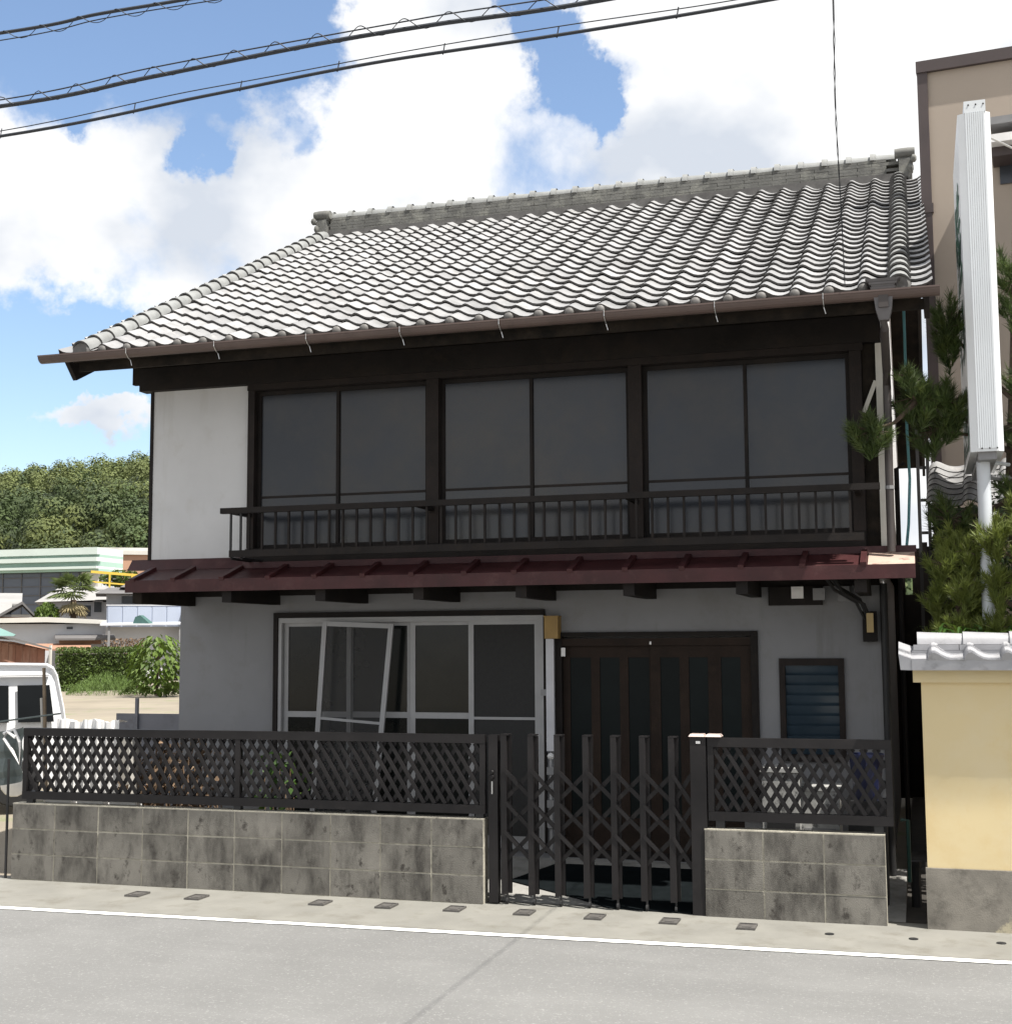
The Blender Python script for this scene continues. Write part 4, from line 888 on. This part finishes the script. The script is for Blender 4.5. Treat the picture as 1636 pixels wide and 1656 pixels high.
# white sheets and boxes behind the lattice
w_ = thing('white_sheet', 'white plastic sheet draped upright behind the left part of the lattice fence', 'sheet', (-3.5, .25, 0))
m_ = MB(); top = []
N = 40
for i in range(N+1):
    x = -3.80+.62*i/N; y = .25+.012*math.sin(i*.9)+.005*math.sin(i*2.3); top.append((x, y, 1.255+.012*math.sin(i*.35)+.006*math.sin(i*1.1)))
for i in range(N):
    a, b = top[i], top[i+1]
    m_.quad((a[0], a[1], .28), (b[0], b[1], .28), b, a); m_.quad(a, b, (b[0], b[1]+.12, b[2]-.02), (a[0], a[1]+.12, a[2]-.02))
part(m_, 'cloth', WHITEST, w_, True)
part(MB().box(-3.78, -3.2, .42, .6, 0, 1.1), 'frame', PALE, w_)
for x, l in ((-3.66, 'leftmost'), (-3.36, 'middle'), (-3.06, 'rightmost')):
    t = thing('foam_box', 'white foam box low behind the lattice fence, %s of three' % l, 'box', (x, .33, .3), 'foam boxes behind the lattice')
    part(MB().box(x-.12, x+.12, .12, .21, .3, .62), 'body', WHITEST, t); part(MB().box(x-.128, x+.128, .112, .215, .6205, .65), 'lid', WHITEST, t)
    part(MB().box(x-.11, x+.11, .125, .205, 0, .2995), 'stand', PALE, t)
solo(MB().box(-5.0, -3.30, 2.98, 3.0, 0, 1.16).box(-4.76, -4.73, 2.95, 2.98, 0, 1.32), 'sheet_fence', BLUEGREY, (-4.8, 3, 0), 'blue grey metal sheet fence joining the left side of the house', 'fence')
dp = thing('dead_plant', 'brown withered plants behind the middle of the long lattice fence', 'plant', (-2.9, .5, 0))
m_ = MB(); lf = MB()
for i in range(70):
    x = U(-3.35, -2.45); h = U(.5, 1.08); p = [V((x, U(.35, .7), .1))]
    for k in range(4): p.append(p[-1]+V((U(-.07, .07), U(-.03, .03), h/4)))
    m_.tube(p, .006, 4)
    leaves(lf, [p[-1]+V((U(-.08, .08), U(-.05, .05), U(-.3, .0))) for _ in range(9)], .09, asp=.45)
part(m_, 'stem', DEAD, dp, kind='stuff'); part(lf, 'leaf', DEAD, dp, kind='stuff')
gp = thing('green_weed', 'small leafy green plant behind the middle post of the lattice fence', 'plant', (-1.9, .5, 0))
m_ = MB(); lf = MB()
for i in range(14):
    x = U(-2.05, -1.7); m_.tube([(x, .5, .05), (x+U(-.05, .05), .5, U(.6, .95))], .005, 4)
    leaves(lf, [(x+U(-.12, .12), .5+U(-.1, .1), U(.5, 1.0)) for _ in range(7)], .09)
part(m_, 'stem', DEAD, gp); part(lf, 'leaf', BROADL, gp, kind='stuff')
# planter boxes in the yard behind the long lattice, dark
for i, x in enumerate((-2.4, -1.5, -.7)):
    pass

# field beyond the left lot
lf = MB(); 
def mound(cx, cy, rx_, ry_, h, n, size):
    o = []
    for _ in range(n):
        a, r = U(0, 6.28), math.sqrt(random.random()); o.append(V((cx+rx_*r*math.cos(a), cy+ry_*r*math.sin(a), h*(1-r*r)*U(.5, 1.05)-.05)))
    return o
leaves(lf, mound(-28.3, 38, 1.6, 1.5, .85, 2600, .10), .16, True, .3, 1.5)
leaves(lf, mound(-31.5, 41, 4.5, 2.0, .28, 1500, .10), .14, True, .35, 1)
solo(lf, 'weeds', WEED, (-28.3, 38, 0), 'bright green weeds heaped in front of the hedge', kind='stuff')
for cx, l in ((-26.6, 'left'), (-25.0, 'right')):
    t = thing('low_shrub', 'low dark green shrub in front of the big-leaved plant, %s one' % l, 'shrub', (cx, 37.5, 0), 'low shrubs by the field')
    m_ = MB(); leaves(m_, mound(cx, 37.5, .75, .6, .5, 900, .1), .11); part(m_, 'foliage', HEDGEL, t)
    part(MB().tube([(cx, 37.5, -.05), (cx, 37.5, .3)], .03, 6), 'trunk', BARK, t)
t = thing('hedge', 'long clipped green hedge along the back of the field', 'hedge', (-31.37, 42, 0)); t.rotation_euler.z = R(33.8)
m_ = MB(); pts = []
for _ in range(9500):
    f = random.random(); x = U(-33.2, -29.3)
    if f < .6: p = (x, 41.9+U(-.1, .18), U(-.1, 1.72))
    elif f < .85: p = (x, U(41.9, 42.9), 1.66+U(-.10, .15))
    else: p = (x, U(42, 42.8), U(0, 1.7))
    if random.random() < .75+.25*math.sin(x*5+p[2]*4): pts.append(p)
leaves(m_, pts, .12); part(m_, 'foliage', HEDGEL, t)
part(MB().box(-33.05, -29.5, 42.1, 42.75, -.1, 1.5), 'core', mat('hedge_twigs', (.03, .04, .014), .9, .3, 2), t)
t = thing('big_leaf_plant', 'tall plant with large pale green drooping leaves beside the house corner', 'plant', (-24.8, 36, 0))
LM = MB().quad((0, 0, 0), (.6, .33, -.25), (.95, 0, -.85), (.6, -.33, -.25)).mesh('leaf', V((0, 0, 0)), BIGL)
m_ = MB()
for i in range(620):
    q = ball(1, (-24.75, 36, 1.2), (1.05, .9, 1.15), .45)[0]; a = math.atan2(q.y-36, q.x+24.75)+U(-.4, .4)
    if q.y < 36.25 and i < 480:
        o = put(LM, 'leaf', t, q, (U(-.3, .3), U(-.3, .4), a)); k = U(.15, .32); o.scale = (k, k, k)
    else:
        d = V((math.cos(a), math.sin(a), 0)); ln = U(.16, .32); b = q+d*ln*.6+V((0, 0, -ln*.25)); c = b+d*ln*.35+V((0, 0, -ln*.6)); s_ = V((-d.y, d.x, 0))*ln*.33
        m_.quad(q, b+s_, c, b-s_)
part(m_, 'leaf', BIGL, t, kind='stuff')
part(MB().tube([(-24.8, 36, -.05), (-24.75, 36, 1.9)], .05, 7), 'stem', BARK, t)
t = thing('dry_bush', 'straw coloured dry bush showing above the hedge', 'bush', (-37, 52.5, 0)); t.rotation_euler.z = R(33)
m_ = MB()
for i in range(12): m_.tube([(-38.1+.2*i, 52.7, 0), (-38.05+.2*i, 52.7, 1.9+U(0, .3))], .02, 4)
part(m_, 'stem', DEAD, t, kind='stuff')
m_ = MB(); leaves(m_, [(U(-38.2, -35.9), U(52.3, 53.1), U(1.4, 2.25)) for _ in range(700)], .16); part(m_, 'foliage', DEAD, t)
solo(MB().box(-32.95, -32.86, 40.6, 40.7, -.1, 1.9), 'white_post', PALE, (-32.9, 40.6, 0), 'pale post standing at the left end of the hedge', 'post')

# ================================================================== FAR BUILDINGS (most turned square to the camera's line of sight)
def bx(name, m, parent, *b): return part(MB().box(*b), name, m, parent)
def far(name, label, cat, loc, rot):
    t = thing(name, label, cat, loc); t.rotation_euler.z = R(rot); return t
def windows(t, y, m, rects):
    for x0, x1, z0, z1 in rects:
        f = part(MB().box(x0-.06, x1+.06, y-.06, y-.003, z0-.06, z1+.06), 'window', FARWALL, t); part(MB().box(x0, x1, y-.09, y-.061, z0, z1), 'pane', m, f)
t = far('flat_roofed_house', 'low white house with a flat roof slab beyond the hedge', 'house', (-36.3, 45, 0), 35.9)
bx('wall', FARWALL, t, -41, -33.75, 45.5, 50, -.1, 2.91)
part(MB().prism([(-41, 2.92), (-36.3, 2.99), (-33.58, 2.90), (-33.58, 3.09), (-36.3, 3.23), (-41, 3.1)], 45, 50.3), 'roof', PALE, t)
windows(t, 45.5, FARGL, [(-35.38, -35.1, 2.66, 2.78)])
part(MB().prismx([(43.9, 2.22), (45.49, 2.40), (45.49, 2.31), (43.9, 2.13)], -35.9, -33.2), 'canopy', DKROOF, t)
bx('canopy_wall', BRICK, t, -35.7, -33.8, 45.3, 45.49, 1.95, 2.28)
bx('yard_wall', PALE, t, -35.75, -33.9, 44.1, 44.2, -.1, 1.74)
part(MB().prismx([(43.4, 1.74), (44.3, 1.98), (44.3, 1.91), (43.4, 1.66)], -37.2, -34.3), 'lean_to_roof', BRICK, t)
t = far('rusty_shed', 'rusty corrugated shed with a dark roof edge above the van', 'shed', (-25.41, 30, 0), 35.9)
part(MB().prism([(-28.4, -.1), (-25.45, -.1), (-25.45, 1.76), (-26.5, 2.02), (-28.4, 2.2)], 30.05, 32), 'wall', RUSTY, t)
for k in range(11): bx('wall_sheet', RUSTY, t, -28+.23*k, -27.78+.23*k, 30.0, 30.045, -.1, 2.18-.04*k)
part(MB().prism([(-28.6, 2.25), (-26.5, 2.08), (-25.25, 1.74), (-25.25, 1.80), (-26.5, 2.16), (-28.6, 2.33)], 29.7, 32.2), 'roof', DKROOF, t)
part(MB().prism([(-29.5, 2.26), (-26.45, 2.20), (-26.38, 2.25), (-26.9, 2.48), (-29.5, 2.7)], 28.6, 29.6), 'canopy', TEALR, t)
t = far('gabled_house', 'small house with a weathered tiled gable behind the flat roof', 'house', (-41.25, 50, 0), 36.7)
bx('wall', BRICK, t, -45, -41.0, 51, 55, 0, 3.4)
part(MB().prism([(-42.6, 3.3), (-41.38, 4.05), (-40.7, 3.35), (-40.7, 3.46), (-41.38, 4.2), (-42.6, 3.46)], 50.4, 55.5), 'gable_roof', DKROOF, t)
part(MB().prismx([(50.6, 3.5), (53, 4.15), (53, 4.05), (50.6, 3.4)], -45, -41.9), 'roof', FARROOF, t)
part(MB().prismx([(53, 4.15), (58, 4.9), (58, 4.8), (53, 4.05)], -47, -41.4), 'roof', FARROOF, t)
t = thing('round_bush', 'yellow green bush beside the gabled house', 'bush', (-40.6, 51, 0))
m_ = MB(); leaves(m_, ball(900, (-40.6, 51, 3.45), (.65, .6, .7), .3), .2); part(m_, 'foliage', BIGL, t); part(MB().tube([(-40.6, 51, 0), (-40.6, 51, 3.4)], .08, 6), 'trunk', BARK, t)
t = far('pale_roofed_house', 'white house with a wide pale grey hipped roof behind the palm', 'house', (-43.34, 60, 0), 33.8)
bx('wall', FARWALL, t, -46.5, -42.6, 60, 66, 0, 4.45)
part(MB().hexa([(-47.1, 59.4, 4.42), (-42.2, 59.4, 4.60), (-42.2, 66.5, 4.6), (-47.1, 66.5, 4.42), (-45.8, 62.5, 5.42), (-42.8, 62.5, 5.5), (-42.8, 63.5, 5.5), (-45.8, 63.5, 5.42)]), 'roof', FARROOF, t)
windows(t, 60, FARGL, [(-46.25, -45.8, 3.5, 4.05), (-44.6, -43.95, 3.6, 4.25), (-43.78, -43.35, 3.85, 4.45)])
t = far('balcony_house', 'white two-storey house with a blue grey balcony and dark roof', 'house', (-39.71, 55, 0), 33.6)
bx('wall', FARWALL, t, -39.72, -35.7, 55.9, 60, 0, 4.85)
part(MB().hexa([(-40.3, 54.6, 4.72), (-35.2, 54.6, 4.72), (-35.2, 60.6, 4.75), (-40.3, 60.6, 4.75), (-39.6, 57, 5.15), (-35.8, 57, 5.15), (-35.8, 58, 5.15), (-39.6, 58, 5.15)]), 'roof', DKROOF, t)
part(MB().hexa([(-39.0, 55.8, 5.12), (-35.3, 55.8, 5.12), (-35.3, 60, 5.12), (-39.0, 60, 5.12), (-38.4, 57, 5.55), (-35.8, 57, 5.55), (-35.8, 58, 5.55), (-38.4, 58, 5.55)]), 'upper_roof', DKROOF, t)
bk = bx('balcony', mat('pale_blue_panel', (.36, .41, .52), .7, .05, .6), t, -39.68, -35.72, 54.9, 55.05, 2.9, 4.05)
bx('balcony_cap', FARWALL, bk, -39.72, -35.69, 54.86, 55.09, 4.052, 4.12); bx('balcony_floor', FARWALL, bk, -39.68, -35.72, 55.05, 55.898, 2.9, 3.0)
for k in range(5): bx('balcony_panel', MATS['pale_blue_panel'], bk, -39.62+.79*k, -38.9+.79*k, 54.86, 54.899, 2.98, 4.0)
windows(t, 55.9, FARGL, [(-38.9, -38.1, 4.2, 4.62), (-37.2, -36.4, 4.2, 4.62)])
bx('side_wall', FARWALL, t, -35.69, -35.0, 54.6, 58, 0, 3.7)
t = far('carport', 'carport with thin white roof in front of the balcony house', 'carport', (-31.44, 46, 0), 31.9)
part(MB().hexa([(-33.6, 45.6, 2.78), (-29.6, 45.6, 2.84), (-29.6, 48, 2.94), (-33.6, 48, 2.88), (-33.6, 45.6, 2.85), (-29.6, 45.6, 2.91), (-29.6, 48, 3.01), (-33.6, 48, 2.95)]), 'roof', FARWALL, t)
for x in (-33.2, -30): bx('post', GREY, t, x-.05, x+.05, 45.7, 45.8, 0, 2.77)
solo(MB().hexa([(-32.1, 45.7, 2.87), (-31.2, 45.7, 2.88), (-31.2, 46.1, 2.88), (-32.1, 46.1, 2.87), (-32.0, 45.75, 3.2), (-31.75, 45.75, 3.28), (-31.75, 46.05, 3.28), (-32.0, 46.05, 3.2)]), 'tarpaulin', mat('dark_green_tarp', (.04, .10, .09), .7), (-31.6, 45.9, 2.87), 'dark green tarpaulin heaped on the carport roof', 'tarpaulin')
t = far('large_hall', 'large hall with pale mint roof bands and a dark glazed wall', 'building', (-53.69, 75, 0), 1.5)
bx('wall', FARWALL, t, -72, -53.75, 75.5, 77.5, 0, 7.3)
G_ = bx('glazing', HALLGL, t, -72, -55.2, 75.1, 75.498, 4.2, 7.2)
for z in (4.9, 5.55, 6.2, 6.85): bx('glazing_bar', DKROOF, G_, -72, -55.2, 75.04, 75.098, z, z+.05)
for k in range(11): bx('glazing_post', DKROOF, G_, -71.4+1.6*k, -71.35+1.6*k, 75.03, 75.096, 4.2, 7.2)
for z0, z1, y, m, nme in ((7.25, 7.42, 74.6, MINTD, 'lower_band'), (7.42, 7.60, 74.3, MINT, 'lower_band'), (7.60, 7.95, 74.8, MINTD, 'middle_band'), (7.95, 8.25, 74.3, MINT, 'middle_band'), (8.25, 8.45, 74.7, MINTD, 'roof_band'), (8.45, 8.95, 74.35, MINT, 'roof_band')):
    bx(nme, m, t, -72.5, -53.45, y, 77.8, z0+.002, z1)
bx('corner_column', PALE, t, -55.1, -53.75, 75.0, 75.45, 0, 7.2)
t = far('brick_building', 'red brown brick building with a white roof edge right of the large hall', 'building', (-55.68, 85, 0), 31.9)
bx('wall', BRICK, t, -60.6, -54, 85, 92, 0, 9.3); bx('roof_edge', PALE, t, -60.8, -53.6, 84.5, 92.3, 9.302, 9.62)
bx('front_block', mat('light_brick', (.42, .25, .17), .9, .08, .6), t, -57.9, -54.5, 83.6, 84.99, 0, 9.0); bx('downpipe', DKROOF, t, -58.9, -58.75, 84.8, 84.99, 5, 9.0)
bx('roof_edge', PALE, t, -58.0, -54.3, 83.4, 84.45, 9.002, 9.3)
t = far('yellow_railing', 'yellow steel railing in front of the brick building', 'railing', (-42.55, 62, 0), 32.6)
part(MB().bar((-45.0, 62, 6.32), (-41, 62, 6.02), .15, .1), 'rail', YELM, t); part(MB().bar((-45.0, 62, 5.72), (-41, 62, 5.4), .09, .1), 'rail', YELM, t)
for x in (-43.9, -42.6): part(MB().box(x-.05, x+.05, 61.93, 61.948, 0, 6.2), 'post', YELM, t)
t = thing('terrace_shrub', 'dark green shrub behind the yellow railing', 'shrub', (-44.9, 64.5, 0))
m_ = MB(); leaves(m_, ball(700, (-45.3, 65, 6.1), (1.6, .6, .55), .2), .3); part(m_, 'foliage', HEDGEL, t); part(MB().tube([(-45.3, 65, 0), (-45.3, 65, 6)], .1, 6), 'trunk', BARK, t)
# palm
t = thing('palm_tree', 'fan palm with shaggy dry fronds in front of the pale roofed house', 'tree', (-39.7, 52, 0))
part(MB().tube([(-39.65, 52, 0), (-39.68, 52, 2.6), (-39.72, 52, 4.3)], [.2, .17, .15], 9), 'trunk', BARK, t, True)
PALM = mat('palm_fronds', (.13, .17, .055), .6, .35, 1.2, (.07, .10, .03), (.5, .65), leaf=.2); PALMD = mat('dry_palm_fronds', (.30, .25, .14), .8, .3, 1.5, leaf=.15)
def fan(mb, c, d, r):
    c, d = V(c), V(d).normalized(); s_ = d.cross(V((0, 0, 1))).normalized(); u = s_.cross(d); hub = c+d*r*.55
    for k in range(13):
        a = R(-95+190*k/12); tip = hub+(d*math.cos(a)+s_*math.sin(a))*r*.62+u*U(-.05, .05)-V((0, 0, .16*r)); q = (s_*math.cos(a)-d*math.sin(a))*.045*r
        mid = hub+(tip-hub)*.55+V((0, 0, .05)); mb.quad(hub, mid+q, tip, mid-q)
    mb.quad(c-s_*.02, c+s_*.02, hub+s_*.02, hub-s_*.02)
gr, dr_ = MB(), MB()
for i in range(34):
    a = U(0, 6.28); e = U(-.35, 2.0); fan(gr, (-39.7, 52, 4.8), (math.cos(a), math.sin(a), e), U(.95, 1.35))
for i in range(26):
    a = U(0, 6.28); fan(dr_, (-39.7, 52, 4.25), (math.cos(a), math.sin(a), U(-1.3, -.45)), U(.7, 1.05))
part(gr, 'crown', PALM, t); part(dr_, 'dry_frond', PALMD, t)

# ================================================================== WOODED HILL
def hz(x, y):
    top = 36.6+.045*(max(x, -230)+183)+.7*math.sin(x*.05)
    if x > -130: top *= max(.22, 1-(x+130)/170)
    f = max(0, min(1, (y-118)/110)); f = f*f*(3-2*f)
    if y > 240: f *= max(.5, 1-(y-240)/400)
    return top*f-1.0
m_ = MB(); gxs = [-520+14*i for i in range(55)]; gys = [105+12*j for j in range(24)]
for i in range(len(gxs)-1):
    for j in range(len(gys)-1):
        p = [(gxs[i], gys[j]), (gxs[i+1], gys[j]), (gxs[i+1], gys[j+1]), (gxs[i], gys[j+1])]
        m_.quad(*[(a, b, hz(a, b)) for a, b in p])
solo(m_, 'hill', HILLG, (0, 0, 0), kind='structure', smooth=True)
fo = MB(); ba = MB()
def crown(mb, c, r, h, n, size):
    c = V(c)
    for p in ball(n, c, (r, r, h), .72):
        nr = (p-c); nr.z *= r/h; nr = (nr.normalized()+V((U(-1, 1), U(-1, 1), U(-.6, 1)))*.5).normalized(); a = nr.cross(V((U(-1, 1), U(-1, 1), U(-1, 1)))).normalized(); b = nr.cross(a); z_ = size*U(.5, 1.4)
        mb.quad(p-a*z_, p+b*z_*.6, p+a*z_, p-b*z_*.6)
for _ in range(740):
    x, y = U(-215, -100), U(118, 240); r = U(2.4, 4.4)
    if y < 190: crown(fo, (x, y, hz(x, y)+r*.5), r, r*U(.75, 1.05), 520, .29)
    else:
        
        for _k in range(2):
            x, y = U(-215, -100), U(188, 240); r = U(.9, 1.9); crown(ba if random.random() < .85 else fo, (x, y, hz(x, y)+r*.7), r, r*U(1.1, 1.8), 210, .23)
for _ in range(480):
    x = U(-300, 60); y = U(122, 236)
    if -212 < x < -102: continue
    r = U(2.5, 4.5); crown(fo, (x, y, hz(x, y)+r*.6), r, r*1.1, 90, .8)
solo(fo, 'forest', WOODL, (-160, 180, 20), 'dark broadleaf wood covering the lower far hillside', kind='stuff')
solo(ba, 'bamboo_grove', mat('bamboo_leaves', (.125, .15, .048), .8, .35, .18, (.06, .085, .028), (.52, .68), leaf=.15), (-160, 215, 30), 'lighter yellow green bamboo along the far hilltop', kind='stuff')
